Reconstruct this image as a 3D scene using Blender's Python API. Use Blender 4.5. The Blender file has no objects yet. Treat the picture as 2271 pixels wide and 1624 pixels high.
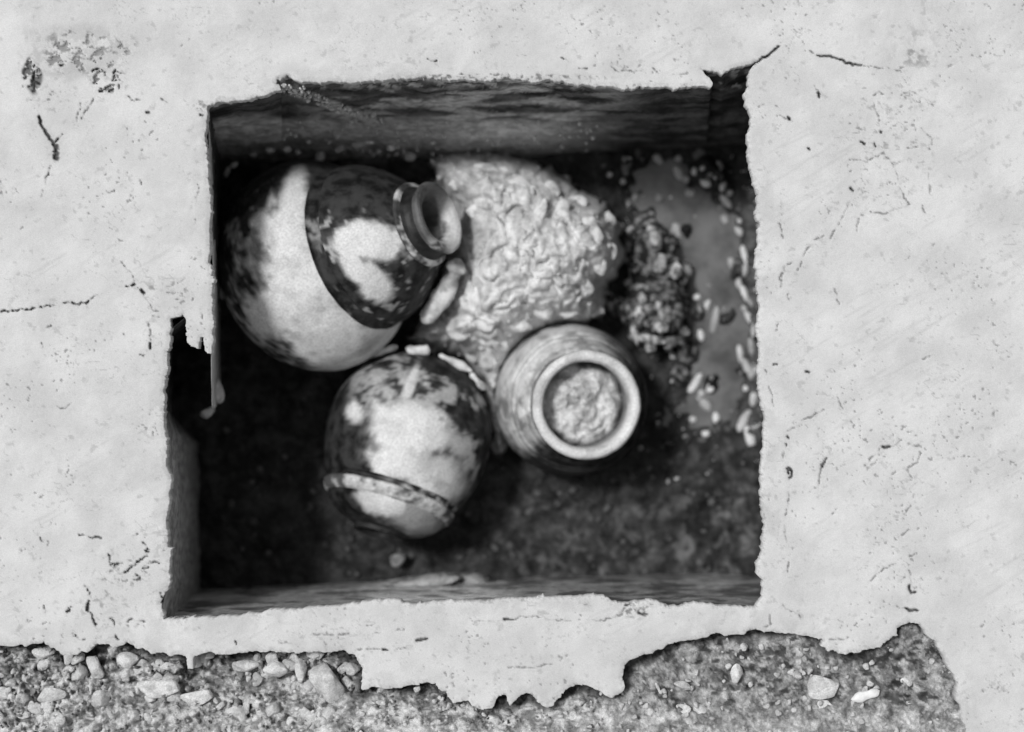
import bpy, math, random
import numpy as np
from mathutils import Vector, Matrix

random.seed(7)
rng = np.random.default_rng(11)
S = bpy.context.scene
COL = S.collection

# ------------------------------------------------------------------ camera, sky, sun, exposure
H = 3.0                       # camera height above the plaster
K = 0.00082                   # metres per plan unit on the plaster surface
CU, CV = 1135.0, 812.0        # plan point straight below the camera
D = 0.60                      # depth of the pit
cam_d = bpy.data.cameras.new('camera')
cam = bpy.data.objects.new('camera', cam_d)
COL.objects.link(cam)
cam.location = (0, 0, H)
cam_d.sensor_width = 36
cam_d.lens = 36 * H / (2270 * K)
cam_d.clip_start = 0.05
cam_d.clip_end = 200
cam_d.dof.use_dof = True
cam_d.dof.focus_distance = H
cam_d.dof.aperture_fstop = 1.05
S.camera = cam

SUN_EL = math.radians(65)
SUN_DIR = Vector((-0.80, 0.56, 0)).normalized()      # ground direction towards the sun (up and left in the photograph)
world = bpy.data.worlds.new('World')
S.world = world
world.use_nodes = True
wn = world.node_tree
wn.nodes.clear()
sky = wn.nodes.new('ShaderNodeTexSky')
sky.sky_type = 'NISHITA'
sky.sun_disc = False
sky.sun_elevation = SUN_EL
sky.sun_rotation = math.atan2(SUN_DIR.x, SUN_DIR.y)
bw = wn.nodes.new('ShaderNodeRGBToBW')               # black and white picture: neutral sky light
bg = wn.nodes.new('ShaderNodeBackground')
bg.inputs['Strength'].default_value = 0.15
wo = wn.nodes.new('ShaderNodeOutputWorld')
wn.links.new(sky.outputs[0], bw.inputs[0])
wn.links.new(bw.outputs[0], bg.inputs['Color'])
wn.links.new(bg.outputs[0], wo.inputs['Surface'])
sun_d = bpy.data.lights.new('sun', 'SUN')
sun_d.energy = 1.85
sun_d.angle = math.radians(7.0)
sun = bpy.data.objects.new('sun', sun_d)
COL.objects.link(sun)
sdir = Vector((SUN_DIR.x * math.cos(SUN_EL), SUN_DIR.y * math.cos(SUN_EL), math.sin(SUN_EL)))
sun.rotation_euler = sdir.to_track_quat('Z', 'Y').to_euler()
sun.location = (-3, 3, 6)
S.view_settings.view_transform = 'Standard'
S.view_settings.look = 'None'
S.view_settings.exposure = 0.18
S.view_settings.gamma = 1.0
S.view_settings.use_curve_mapping = False

# ------------------------------------------------------------------ helpers
def P(u, v, z=0.0):
    f = K * (H - z) / H
    return Vector(((u - CU) * f, (CV - v) * f, z))

def PA(u, v, z):
    f = K * (H - z) / H
    return np.stack([(u - CU) * f, (CV - v) * f, z + 0 * u], -1)

def SC(z):
    return K * (H - z) / H

def _hash(ix, iy, iz, seed):
    h = (ix.astype(np.int64) * 374761393 + iy.astype(np.int64) * 668265263 + iz.astype(np.int64) * 2147483647 + seed * 974634533) & 0xffffffff
    h = ((h ^ (h >> 13)) * 1274126177) & 0xffffffff
    h = ((h ^ (h >> 16)) * 2246822519) & 0xffffffff
    h = h ^ (h >> 15)
    return (h & 0xffffff) / float(0xffffff)

def vnoise(x, y, z=None, seed=0):
    x = np.asarray(x, float); y = np.asarray(y, float)
    if z is None:
        ix = np.floor(x); iy = np.floor(y)
        fx = x - ix; fy = y - iy
        fx = fx * fx * fx * (fx * (fx * 6 - 15) + 10); fy = fy * fy * fy * (fy * (fy * 6 - 15) + 10)
        o = np.zeros_like(ix)
        a = _hash(ix, iy, o, seed); b = _hash(ix + 1, iy, o, seed)
        c = _hash(ix, iy + 1, o, seed); d = _hash(ix + 1, iy + 1, o, seed)
        return (a * (1 - fx) + b * fx) * (1 - fy) + (c * (1 - fx) + d * fx) * fy
    z = np.asarray(z, float)
    iz = np.floor(z); fz = z - iz; fz = fz * fz * (3 - 2 * fz)
    def layer(k):
        ix = np.floor(x); iy = np.floor(y)
        fx = x - ix; fy = y - iy
        fx = fx * fx * (3 - 2 * fx); fy = fy * fy * (3 - 2 * fy)
        a = _hash(ix, iy, k, seed); b = _hash(ix + 1, iy, k, seed)
        c = _hash(ix, iy + 1, k, seed); d = _hash(ix + 1, iy + 1, k, seed)
        return (a * (1 - fx) + b * fx) * (1 - fy) + (c * (1 - fx) + d * fx) * fy
    return layer(iz) * (1 - fz) + layer(iz + 1) * fz

def fbm(x, y, z=None, octv=4, seed=0, gain=0.5):
    s = 0; a = 1; t = 0
    ca, sa = math.cos(0.6), math.sin(0.6)
    x = np.asarray(x, float); y = np.asarray(y, float)
    x, y = x * 0.83 - y * 0.56 + 0.37, x * 0.56 + y * 0.83 + 0.11
    for i in range(octv):
        s = s + a * vnoise(x, y, z, seed + i * 17)
        t += a; a *= gain
        x, y = (x * ca - y * sa) * 2.03 + 5.1, (x * sa + y * ca) * 2.03 + 1.7
        if z is not None: z = z * 2.03 + 3.3
    return s / t                                            # 0..1

def ss(a, b, x):
    t = np.clip((x - a) / (b - a), 0, 1)
    return t * t * (3 - 2 * t)

def jag(pts, amp=3.0, step=6.0, closed=True, seed=0):
    r = random.Random(seed)
    out = []
    n = len(pts)
    for i in range(n if closed else n - 1):
        a = Vector(pts[i]); b = Vector(pts[(i + 1) % n])
        seg = [a, b]
        while (seg[1] - seg[0]).length > step:
            ns = [seg[0]]
            for p, q in zip(seg[:-1], seg[1:]):
                d = q - p; L = d.length
                m = (p + q) / 2
                nrm = Vector((-d.y, d.x)) / (L + 1e-6)
                m = m + nrm * r.gauss(0, min(amp, L * 0.11))
                ns += [m, q]
            seg = ns
        out += [tuple(p) for p in seg[:-1]]
    if not closed: out.append(tuple(pts[-1]))
    return out

def inside(poly, x, y):
    res = np.zeros(x.shape, bool)
    n = len(poly)
    ys0 = y.min(); ys1 = y.max()
    for i in range(n):
        x1, y1 = poly[i]; x2, y2 = poly[(i + 1) % n]
        if y1 == y2 or max(y1, y2) < ys0 or min(y1, y2) > ys1: continue
        c = ((y1 > y) != (y2 > y))
        xi = (x2 - x1) * (y - y1) / (y2 - y1) + x1
        res ^= c & (x < xi)
    return res

def mesh_np(name, verts, quads, attrs=None, mat=None, smooth=True, tris=None):
    me = bpy.data.meshes.new(name)
    verts = np.asarray(verts, np.float32)
    quads = np.asarray(quads, np.int32).reshape(-1, 4)
    tris = np.zeros((0, 3), np.int32) if tris is None else np.asarray(tris, np.int32).reshape(-1, 3)
    me.vertices.add(len(verts)); me.vertices.foreach_set('co', verts.ravel())
    nl = quads.size + tris.size
    me.loops.add(nl)
    me.loops.foreach_set('vertex_index', np.concatenate([quads.ravel(), tris.ravel()]))
    me.polygons.add(len(quads) + len(tris))
    st = np.concatenate([np.arange(len(quads)) * 4, quads.size + np.arange(len(tris)) * 3]).astype(np.int32)
    me.polygons.foreach_set('loop_start', st)
    me.update(calc_edges=True)
    me.polygons.foreach_set('use_smooth', np.full(len(me.polygons), smooth))
    if attrs:
        for k, a in attrs.items():
            at = me.attributes.new(k, 'FLOAT', 'POINT')
            at.data.foreach_set('value', np.asarray(a, np.float32))
    if mat: me.materials.append(mat)
    me.validate()
    return me

def obj(name, me, parent=None, **props):
    o = bpy.data.objects.new(name, me)
    COL.objects.link(o)
    if parent: o.parent = parent
    for k, a in props.items(): o[k] = a
    return o

def empty(name, loc, **props):
    o = bpy.data.objects.new(name, None)
    o.empty_display_size = 0.05
    COL.objects.link(o)
    o.location = loc
    for k, a in props.items(): o[k] = a
    return o

def to_parent(o, parent):
    """mesh built in world coordinates -> child of an empty that stands elsewhere"""
    o.parent = parent
    o.data.transform(Matrix.Translation(-parent.location))

# ------------------------------------------------------------------ materials (neutral greys: the photograph is black and white)
def mat(name, c0, c1, scale=20, detail=6, lo=0.35, hi=0.65, rough=0.9, bump=0.3, bscale=90, bdist=0.004,
        attr=None, acol=0.03, grain=0.0, gscale=520, rand=0.0, spec=0.3, stretch=None, acol2=None, ascale=60):
    m = bpy.data.materials.new(name)
    m.use_nodes = True
    nt = m.node_tree; N = nt.nodes; L = nt.links
    b = N['Principled BSDF']
    b.inputs['Roughness'].default_value = rough
    b.inputs['Specular IOR Level'].default_value = spec
    tc = N.new('ShaderNodeNewGeometry')
    vec = tc.outputs['Position']
    if stretch:
        mp = N.new('ShaderNodeMapping'); mp.inputs['Scale'].default_value = stretch
        L.new(vec, mp.inputs[0]); vec = mp.outputs[0]
    def noise(sc, de, ro=0.6):
        n = N.new('ShaderNodeTexNoise'); n.inputs['Scale'].default_value = sc
        n.inputs['Detail'].default_value = de; n.inputs['Roughness'].default_value = ro
        L.new(vec, n.inputs['Vector']); return n.outputs['Fac']
    def ramp(f, a, b_, v0, v1):
        r = N.new('ShaderNodeMapRange'); r.interpolation_type = 'SMOOTHSTEP'
        r.inputs['From Min'].default_value = a; r.inputs['From Max'].default_value = b_
        r.inputs['To Min'].default_value = v0; r.inputs['To Max'].default_value = v1
        L.new(f, r.inputs['Value']); return r.outputs[0]
    def math_(op, a, b_):
        n = N.new('ShaderNodeMath'); n.operation = op
        for i, q in enumerate((a, b_)):
            if isinstance(q, (int, float)): n.inputs[i].default_value = q
            else: L.new(q, n.inputs[i])
        return n.outputs[0]
    col = ramp(noise(scale, detail), lo, hi, c0, c1)
    if rand:
        oi = N.new('ShaderNodeObjectInfo')
        col = math_('MULTIPLY', col, ramp(oi.outputs['Random'], 0, 1, 1 - rand, 1 + rand))
    if grain:
        col = math_('MULTIPLY', col, ramp(noise(gscale, 2), 0.3, 0.7, 1 - grain, 1 + grain))
    if attr:
        at = N.new('ShaderNodeAttribute'); at.attribute_name = attr
        ac = acol if acol2 is None else ramp(noise(ascale, 5), 0.35, 0.65, acol, acol2)
        mx = N.new('ShaderNodeMix'); mx.data_type = 'FLOAT'
        L.new(at.outputs['Fac'], mx.inputs['Factor']); L.new(col, mx.inputs['A'])
        if isinstance(ac, (int, float)): mx.inputs['B'].default_value = ac
        else: L.new(ac, mx.inputs['B'])
        col = mx.outputs['Result']
    cc = N.new('ShaderNodeCombineColor')
    for i in range(3): L.new(col, cc.inputs[i])
    L.new(cc.outputs[0], b.inputs['Base Color'])
    if bump:
        bp = N.new('ShaderNodeBump'); bp.inputs['Strength'].default_value = bump; bp.inputs['Distance'].default_value = bdist
        L.new(noise(bscale, 6, 0.65), bp.inputs['Height']); L.new(bp.outputs[0], b.inputs['Normal'])
    return m

M = {}
M['plaster'] = mat('plaster', 0.58, 0.66, scale=9, rough=0.95, bump=0.18, bscale=160, bdist=0.002, attr='dirt_shade', acol=0.02, acol2=0.10, grain=0.07, spec=0.1)
M['earth'] = mat('outer_earth', 0.25, 0.70, scale=38, detail=8, lo=0.36, hi=0.62, rough=0.95, bump=0.6, bscale=140, bdist=0.006, attr='dirt_shade', acol=0.02, acol2=0.07, grain=0.18, gscale=350, spec=0.1)
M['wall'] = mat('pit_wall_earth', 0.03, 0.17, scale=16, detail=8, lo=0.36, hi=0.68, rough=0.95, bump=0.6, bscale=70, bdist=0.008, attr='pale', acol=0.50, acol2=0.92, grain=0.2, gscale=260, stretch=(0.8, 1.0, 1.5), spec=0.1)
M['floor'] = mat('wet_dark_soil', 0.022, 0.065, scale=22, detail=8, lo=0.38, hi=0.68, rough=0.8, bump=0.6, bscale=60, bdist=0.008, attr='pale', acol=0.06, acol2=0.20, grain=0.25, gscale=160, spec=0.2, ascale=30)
M['water'] = mat('murky_water', 0.10, 0.22, scale=11, rough=0.12, bump=0.0, spec=0.5)
M['jar'] = mat('pale_pottery', 0.64, 0.80, scale=22, detail=7, rough=0.55, bump=0.3, bscale=90, bdist=0.004, attr='stain_shade', acol=0.008, acol2=0.05, grain=0.14, gscale=240, spec=0.18, ascale=34)  # mask holds dark slip and stains plus painted highlights and shade
M['jar_shade'] = mat('shaded_pottery', 0.009, 0.03, scale=40, detail=6, rough=0.55, bump=0.3, bscale=110, bdist=0.003, spec=0.4)  # shade painted into the neck gap and the lower jar's mouth
M['fill'] = mat('jar_fill_soil', 0.36, 0.78, scale=30, detail=7, lo=0.36, hi=0.6, rough=0.95, bump=0.7, bscale=60, bdist=0.01, attr='pale', acol=0.08, grain=0.15, gscale=180, spec=0.1)
M['clay'] = mat('pale_lumpy_clay', 0.55, 0.82, scale=34, detail=7, lo=0.34, hi=0.56, rough=0.9, bump=0.4, bscale=70, bdist=0.006, attr='dirt_shade', acol=0.18, acol2=0.40, grain=0.1, gscale=200, spec=0.2)
M['clod'] = mat('pale_clay_clod', 0.58, 0.78, scale=30, detail=5, lo=0.34, hi=0.6, rough=0.9, bump=0.5, bscale=70, bdist=0.006, rand=0.14, spec=0.2)
M['mud'] = mat('dark_mud_clod', 0.025, 0.36, scale=55, detail=7, lo=0.42, hi=0.64, rough=0.85, bump=0.7, bscale=60, bdist=0.01, rand=0.4, spec=0.25)
M['pebble'] = mat('pale_pebble', 0.50, 0.75, scale=24, detail=5, rough=0.7, bump=0.3, bscale=80, bdist=0.003, rand=0.3, spec=0.3)
M['dull'] = mat('dull_pebble', 0.06, 0.18, scale=24, detail=5, rough=0.8, bump=0.4, bscale=80, bdist=0.004, rand=0.4, spec=0.2)
M['stone'] = mat('rubble_stone', 0.48, 0.74, scale=50, detail=8, lo=0.34, hi=0.62, rough=0.95, bump=0.7, bscale=110, bdist=0.006, rand=0.12, grain=0.14, gscale=350, spec=0.1)
M['greystone'] = mat('grey_wall_stone', 0.12, 0.46, scale=30, detail=8, lo=0.36, hi=0.62, rough=0.95, bump=0.8, bscale=90, bdist=0.008, rand=0.2, spec=0.1)
M['fleck'] = mat('pale_mud_fleck', 0.14, 0.66, scale=60, detail=6, lo=0.38, hi=0.60, rough=0.9, bump=0.6, bscale=90, bdist=0.006, rand=0.2, spec=0.2)
M['clay_lump'] = mat('caked_clay_lump', 0.38, 0.76, scale=46, detail=7, lo=0.34, hi=0.58, rough=0.9, bump=0.5, bscale=80, bdist=0.006, rand=0.12, spec=0.15)
M['lining'] = mat('grey_lining', 0.38, 0.60, scale=22, detail=7, rough=0.9, bump=0.5, bscale=80, bdist=0.005, grain=0.15, gscale=250, stretch=(1, 0.4, 1), spec=0.15)

# ------------------------------------------------------------------ outlines in plan units
def zc(ox, oy, pts):
    return [(ox + x / 3.031, oy + y / 3.031) for x, y in pts]

RIM0 = [(460, 236), (459, 262), (454, 315), (462, 384), (467, 473), (469, 631), (470, 675), (472, 761), (468, 786),
        (455, 780), (452, 748), (444, 748), (440, 774), (426, 769), (414, 757), (412, 708), (406, 698), (379, 706),
        (376, 761), (369, 780), (373, 813), (366, 856), (364, 939), (368, 1031), (376, 1051), (376, 1110), (369, 1147),
        (371, 1213), (380, 1217), (376, 1286), (362, 1325), (362, 1374), (383, 1371), (455, 1368), (561, 1362), (620, 1353),
        (691, 1348), (790, 1340), (846, 1333), (906, 1338), (1038, 1335), (1170, 1327), (1325, 1322), (1383, 1338),
        (1449, 1333), (1482, 1346), (1548, 1338), (1676, 1347), (1691, 1315), (1693, 1286), (1677, 1273), (1676, 1250), (1691, 1223),
        (1691, 1147), (1686, 1098), (1694, 972), (1691, 906), (1683, 807), (1680, 708), (1675, 576), (1680, 529), (1678, 437),
        (1662, 368), (1657, 302), (1662, 249), (1650, 216), (1658, 183), (1667, 150), (1676, 138), (1653, 145), (1620, 153), (1604, 165),
        (1590, 160), (1556, 155), (1580, 184), (1576, 195), (1482, 193), (1383, 199), (1330, 191), (1271, 186), (1236, 181),
        (1152, 175), (1137, 175), (1005, 178), (873, 173), (807, 181), (741, 181), (668, 183), (635, 171), (612, 183), (625, 200),
        (576, 214), (495, 226)]
RIM = jag(RIM0, amp=2.2, step=5, seed=3)

EARTH0 = [(-220, 1430), (63, 1431), (96, 1423), (122, 1438), (142, 1454), (191, 1447), (214, 1428), (264, 1433), (280, 1423), (320, 1438),
          (337, 1451), (411, 1454), (416, 1484), (428, 1484), (432, 1454), (521, 1450), (574, 1445), (751, 1443), (787, 1451),
          (804, 1484), (804, 1532), (830, 1523), (906, 1520), (965, 1516), (985, 1533), (1005, 1560), (1038, 1553), (1064, 1572),
          (1091, 1571), (1104, 1545), (1122, 1542), (1129, 1566), (1154, 1542), (1180, 1542), (1198, 1560), (1215, 1571), (1233, 1553),
          (1261, 1525), (1301, 1520), (1350, 1546), (1375, 1538), (1384, 1528), (1379, 1501), (1396, 1464), (1449, 1447),
          (1507, 1422), (1575, 1407), (1637, 1407), (1680, 1397), (1700, 1401), (1752, 1405), (1824, 1417), (1820, 1433),
          (1838, 1446), (1893, 1449), (1953, 1433), (1991, 1409), (1988, 1395), (2018, 1380), (2040, 1384), (2078, 1430),
          (2110, 1490), (2126, 1560), (2150, 1640), (2190, 1900), (-220, 1900)]
EARTH = jag(EARTH0, amp=2.6, step=5, seed=5)
SOIL_B0 = [(2000, 100), (1968, 121), (1975, 138), (2030, 149), (2068, 156), (2078, 130), (2072, 92), (2040, 70)]
HOLES = [RIM, EARTH]

# crack polylines: (points, width)
CR = []
def cr(ox, oy, w, *lines):
    for l in lines: CR.append((jag(zc(ox, oy, l), amp=1.6, step=6, closed=False, seed=len(CR)), w))
cr(0, 576, 3.4, [(0, 350), (110, 345), (210, 335), (310, 310), (450, 290), (580, 295), (650, 235), (740, 220), (840, 180), (900, 170)])
cr(0, 576, 2.4, [(900, 170), (885, 90), (820, 20)], [(930, 190), (965, 225)], [(965, 225), (1030, 345), (1110, 345)], [(1000, 430), (1015, 500), (1008, 600)],
   [(940, 640), (970, 652)], [(1195, 160), (1240, 130)], [(1180, 270), (1212, 265)], [(1290, 275), (1305, 250)], [(1355, 360), (1360, 400)], [(1110, 170), (1115, 260)],
   [(285, 480), (350, 440)], [(280, 560), (285, 590)], [(830, 500), (840, 515)], [(1030, 380), (1100, 385)], [(385, 985), (400, 1000), (440, 1000), (475, 960)],
   [(500, 905), (506, 905)], [(930, 1122), (934, 1122)], [(1028, 1160), (1030, 1180)], [(1135, 570), (1120, 600)])
cr(0, 576, 5.0, [(950, 205), (970, 225)], [(1012, 560), (1008, 600)], [(885, 175), (905, 165)])
cr(0, 104, 7.0, [(262, 470), (300, 560), (330, 610), (362, 650)])
cr(0, 104, 13.0, [(362, 660), (385, 720), (378, 750)])
cr(0, 104, 3.5, [(375, 750), (345, 800), (312, 880), (290, 960), (268, 1010)], [(375, 640), (420, 590)])
cr(0, 104, 2.8, [(850, 330), (890, 360), (940, 355)], [(1080, 345), (1130, 380)], [(1290, 350), (1350, 370), (1395, 395)], [(635, 340), (585, 430), (545, 490)], [(555, 345), (535, 430), (520, 500)],
   [(715, 970), (735, 985), (770, 965)], [(940, 900), (950, 925)], [(1310, 1060), (1312, 1070)], [(1330, 930), (1312, 1060), (1300, 1200)])
cr(0, 104, 5.0, [(735, 300), (760, 290)], [(670, 300), (690, 300)], [(620, 165), (660, 150)], [(765, 180), (775, 160)], [(405, 125), (420, 125)], [(800, 260), (800, 275)], [(985, 445), (998, 445)], [(1345, 460), (1360, 462)])
cr(0, 104, 9.0, [(225, 180), (230, 300)], [(245, 240), (265, 250)])
CR.append((jag([(1672, 142), (1695, 128), (1712, 116), (1726, 104)], 2, 6, False, 90), 4.5))
cr(1521, 104, 4.2, [(880, 60), (1000, 75), (1060, 95), (1120, 125), (1180, 125)])
cr(1521, 104, 2.6, [(880, 60), (835, 30)])
cr(1521, 104, 2.4, [(1180, 125), (1340, 140), (1440, 165)], [(1450, 200), (1460, 215)], [(1255, 330), (1300, 300), (1330, 320)], [(1260, 375), (1275, 430), (1300, 500)],
   [(1440, 330), (1530, 305), (1620, 360), (1660, 395)], [(1570, 380), (1650, 390)], [(1540, 410), (1565, 450)], [(1580, 545), (1620, 590), (1650, 610), (1650, 655)],
   [(1490, 680), (1560, 665), (1640, 690)], [(1100, 760), (1190, 770), (1290, 740), (1330, 710)], [(1330, 710), (1390, 790), (1420, 880), (1440, 960), (1465, 1020), (1500, 1052)],
   [(1240, 1110), (1330, 1125), (1430, 1085), (1500, 1060)], [(1150, 1140), (1190, 1135)], [(860, 1300), (930, 1270)], [(970, 1290), (1010, 1210), (1060, 1120), (1090, 1060)],
   [(640, 1040), (643, 1130)], [(630, 1190), (650, 1290)], [(635, 1610), (640, 1540), (660, 1490), (710, 1450)], [(750, 1500), (780, 1420), (850, 1320)], [(1080, 520), (1180, 560)],
   [(560, 375), (620, 405)], [(630, 460), (690, 495)], [(860, 260), (900, 320)], [(1590, 1070), (1610, 1120), (1635, 1125)], [(1630, 850), (1635, 990)], [(1160, 1150), (1150, 1240)])
cr(1521, 104, 4.6, [(820, 683), (826, 690)], [(1170, 640), (1195, 655)], [(1265, 650), (1275, 675)], [(1105, 950), (1122, 968)], [(890, 310), (895, 340)], [(685, 475), (695, 490)], [(1304, 572), (1310, 578)])
cr(1521, 576, 2.4, [(635, 190), (640, 100), (660, 40)], [(690, 270), (690, 210), (720, 180)], [(530, 740), (545, 800), (560, 870), (585, 985)], [(680, 1150), (750, 1110), (850, 1055), (930, 1010)],
   [(940, 1330), (910, 1395), (895, 1450), (885, 1550)], [(1020, 930), (1060, 1010), (1110, 1090), (1130, 1140)], [(1200, 1390), (1300, 1270), (1335, 1258), (1400, 1250), (1450, 1210)],
   [(1580, 1300), (1560, 1360), (1490, 1400), (1520, 1470)], [(1195, 1490), (1220, 1535)], [(1490, 1160), (1520, 1150)], [(1490, 1240), (1520, 1250), (1580, 1255)], [(690, 1480), (692, 1620)],
   [(1350, 1550), (1352, 1620)], [(1530, 1580), (1528, 1600)], [(1000, 200), (1010, 260), (1030, 300)], [(600, 480), (620, 430)], [(1590, 670), (1640, 650)], [(1090, 1210), (1095, 1225)], [(660, 1300), (650, 1340)])
cr(1521, 576, 5.0, [(585, 706), (610, 704)], [(810, 753), (826, 760)], [(680, 1190), (690, 1200)], [(672, 1240), (676, 1250)], [(690, 1400), (712, 1425), (695, 1468)], [(676, 1405), (690, 1440)], [(945, 1335), (915, 1390)], [(1320, 1258), (1370, 1255)])
cr(1521, 1088, 2.4, [(690, 50), (668, 165)], [(660, 230), (672, 330)], [(690, 480), (683, 550)], [(650, 770), (665, 795), (740, 825), (770, 850)], [(970, 830), (1050, 882)], [(1130, 910), (1150, 890)],
   [(1240, 610), (1280, 560), (1350, 520), (1410, 490)], [(1425, 612), (1470, 582)], [(1450, 302), (1500, 260)], [(1470, 160), (1510, 95)], [(560, 830), (570, 900), (520, 915), (430, 935)],
   [(1415, 755), (1420, 780), (1475, 792)], [(1500, 440), (1550, 420)], [(1500, 500), (1500, 690)], [(985, 155), (1012, 122)], [(1240, 950), (1245, 955)], [(1335, 670), (1342, 672)], [(920, 1010), (1060, 1005), (1090, 985)])
cr(1521, 1088, 5.5, [(1475, 790), (1552, 806)], [(1500, 640), (1510, 690), (1540, 682)], [(490, 965), (530, 980)])
cr(576, 1088, 2.6, [(1450, 880), (1560, 880), (1640, 865), (1700, 870), (1750, 845), (1850, 842), (1890, 850)], [(1990, 870), (2090, 876)], [(2200, 870), (2290, 868), (2370, 855), (2430, 838), (2460, 790), (2475, 765)],
   [(640, 1075), (780, 1065), (850, 1072), (980, 1060), (1065, 1050)], [(1050, 1012), (1080, 990), (1130, 995)], [(535, 1003), (565, 995)], [(730, 970), (800, 960)], [(720, 910), (770, 895)], [(140, 1025), (180, 1018)],
   [(665, 900), (668, 902)], [(1690, 1050), (1740, 1065)], [(1670, 1190), (1840, 1190), (1960, 1165)], [(1260, 1280), (1300, 1230)], [(1080, 1230), (1100, 1180)], [(900, 940), (970, 935)], [(340, 970), (600, 960)])
cr(576, 1088, 4.5, [(2545, 820), (2605, 832)], [(1640, 866), (1700, 868)], [(830, 1070), (860, 1074)], [(1055, 1008), (1125, 994)], [(2455, 770), (2480, 765)])
cr(0, 1088, 3.0, [(730, 430), (745, 500), (800, 490)], [(770, 565), (830, 550), (880, 520), (930, 475), (990, 440), (995, 400), (960, 350)], [(900, 600), (940, 600), (910, 560)], [(690, 590), (710, 590)],
   [(570, 640), (600, 680), (600, 730), (580, 800), (620, 830), (640, 900)], [(450, 815), (490, 780)], [(740, 860), (770, 880), (770, 915)], [(860, 880), (970, 880)], [(490, 960), (530, 1000), (570, 1000)],
   [(270, 320), (300, 350)], [(530, 295), (610, 318), (680, 320)], [(890, 300), (925, 290)], [(1030, 480), (1070, 490)], [(960, 520), (1000, 515)], [(780, 960), (800, 1000)], [(300, 770), (305, 820)], [(1340, 920), (1345, 925)],
   [(1580, 1010), (1590, 1030)], [(1090, 720), (1080, 690)])
cr(0, 1088, 5.0, [(770, 500), (795, 490)], [(840, 550), (860, 540)], [(920, 480), (935, 475)], [(583, 790), (600, 740)], [(585, 800), (590, 790)], [(640, 895), (645, 900)], [(980, 405), (998, 412)], [(455, 812), (470, 800)])
cr(1152, 104, 2.4, [(620, 140), (680, 165), (770, 170), (830, 155)], [(890, 140), (940, 180)], [(400, 145), (420, 150)], [(1000, 190), (1120, 185)])
cr(576, 104, 3.0, [(1730, 55), (1790, 58)], [(1130, 85), (1190, 95)], [(2030, 75), (2090, 100)], [(2170, 145), (2200, 145)], [(1340, 185), (1370, 185)])

SLAB_POLYS = [   # (polygon, which pieces they make); outer plaster belongs to the last matching one
    [(-300, -300), (1752, -300), (1748, 60), (1735, 96), (1712, 116), (1695, 128), (1668, 146), (1600, 240), (440, 260), (420, 215), (330, 200), (285, 190), (240, 205), (190, 235), (130, 180), (-300, 180)],
    [(1752, -300), (1748, 60), (1735, 96), (1712, 116), (1695, 128), (1668, 146), (1640, 200), (1640, 1330), (1740, 1345), (1790, 1375), (1830, 1400), (1900, 1500), (1900, 1700), (2700, 1700), (2700, -300)],
    [(-300, 690), (0, 692), (69, 687), (102, 678), (148, 672), (191, 673), (214, 653), (244, 649), (297, 632), (318, 649), (340, 690), (366, 692), (480, 692), (480, 230), (420, 215), (330, 200), (285, 190), (240, 205), (190, 235), (130, 180), (-300, 180)],
    [(-300, 690), (0, 692), (69, 687), (102, 678), (148, 672), (191, 673), (214, 653), (244, 649), (297, 632), (318, 649), (340, 690), (366, 692), (420, 692), (420, 1350), (362, 1374), (330, 1380), (280, 1385), (214, 1385), (190, 1350), (150, 1356), (-300, 1380)],
]

# ------------------------------------------------------------------ plaster surround (one grid, cut into slabs)
ST = 2.6
U0, U1, V0, V1 = -170, 2440, -170, 1800
nu = int((U1 - U0) / ST) + 1; nv = int((V1 - V0) / ST) + 1
gu, gv = np.meshgrid(U0 + ST * np.arange(nu), V0 + ST * np.arange(nv), indexing='xy')
gu = gu.astype(float); gv = gv.astype(float)
dist_rim = np.full(gu.shape, 1e9)
near_u = gu.copy(); near_v = gv.copy()
def stamp(poly, closed, dist, R, nu_=None, nv_=None):
    n = len(poly)
    for i in range(n if closed else n - 1):
        x1, y1 = poly[i]; x2, y2 = poly[(i + 1) % n]
        i0 = max(int((min(x1, x2) - R - U0) / ST), 0); i1 = min(int((max(x1, x2) + R - U0) / ST) + 2, nu)
        j0 = max(int((min(y1, y2) - R - V0) / ST), 0); j1 = min(int((max(y1, y2) + R - V0) / ST) + 2, nv)
        if i0 >= i1 or j0 >= j1: continue
        x = gu0[j0:j1, i0:i1]; y = gv0[j0:j1, i0:i1]
        dx, dy = x2 - x1, y2 - y1
        t = np.clip(((x - x1) * dx + (y - y1) * dy) / (dx * dx + dy * dy + 1e-9), 0, 1)
        px = x1 + t * dx; py = y1 + t * dy
        d = np.hypot(x - px, y - py)
        sub = dist[j0:j1, i0:i1]
        m = d < sub
        sub[m] = d[m]
        if nu_ is not None:
            nu_[j0:j1, i0:i1][m] = px[m]; nv_[j0:j1, i0:i1][m] = py[m]
gu0 = gu.copy(); gv0 = gv.copy()
for hp in HOLES: stamp(hp, True, dist_rim, 30, near_u, near_v)
snap = dist_rim < 0.62 * ST
gu[snap] = near_u[snap]; gv[snap] = near_v[snap]
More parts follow.
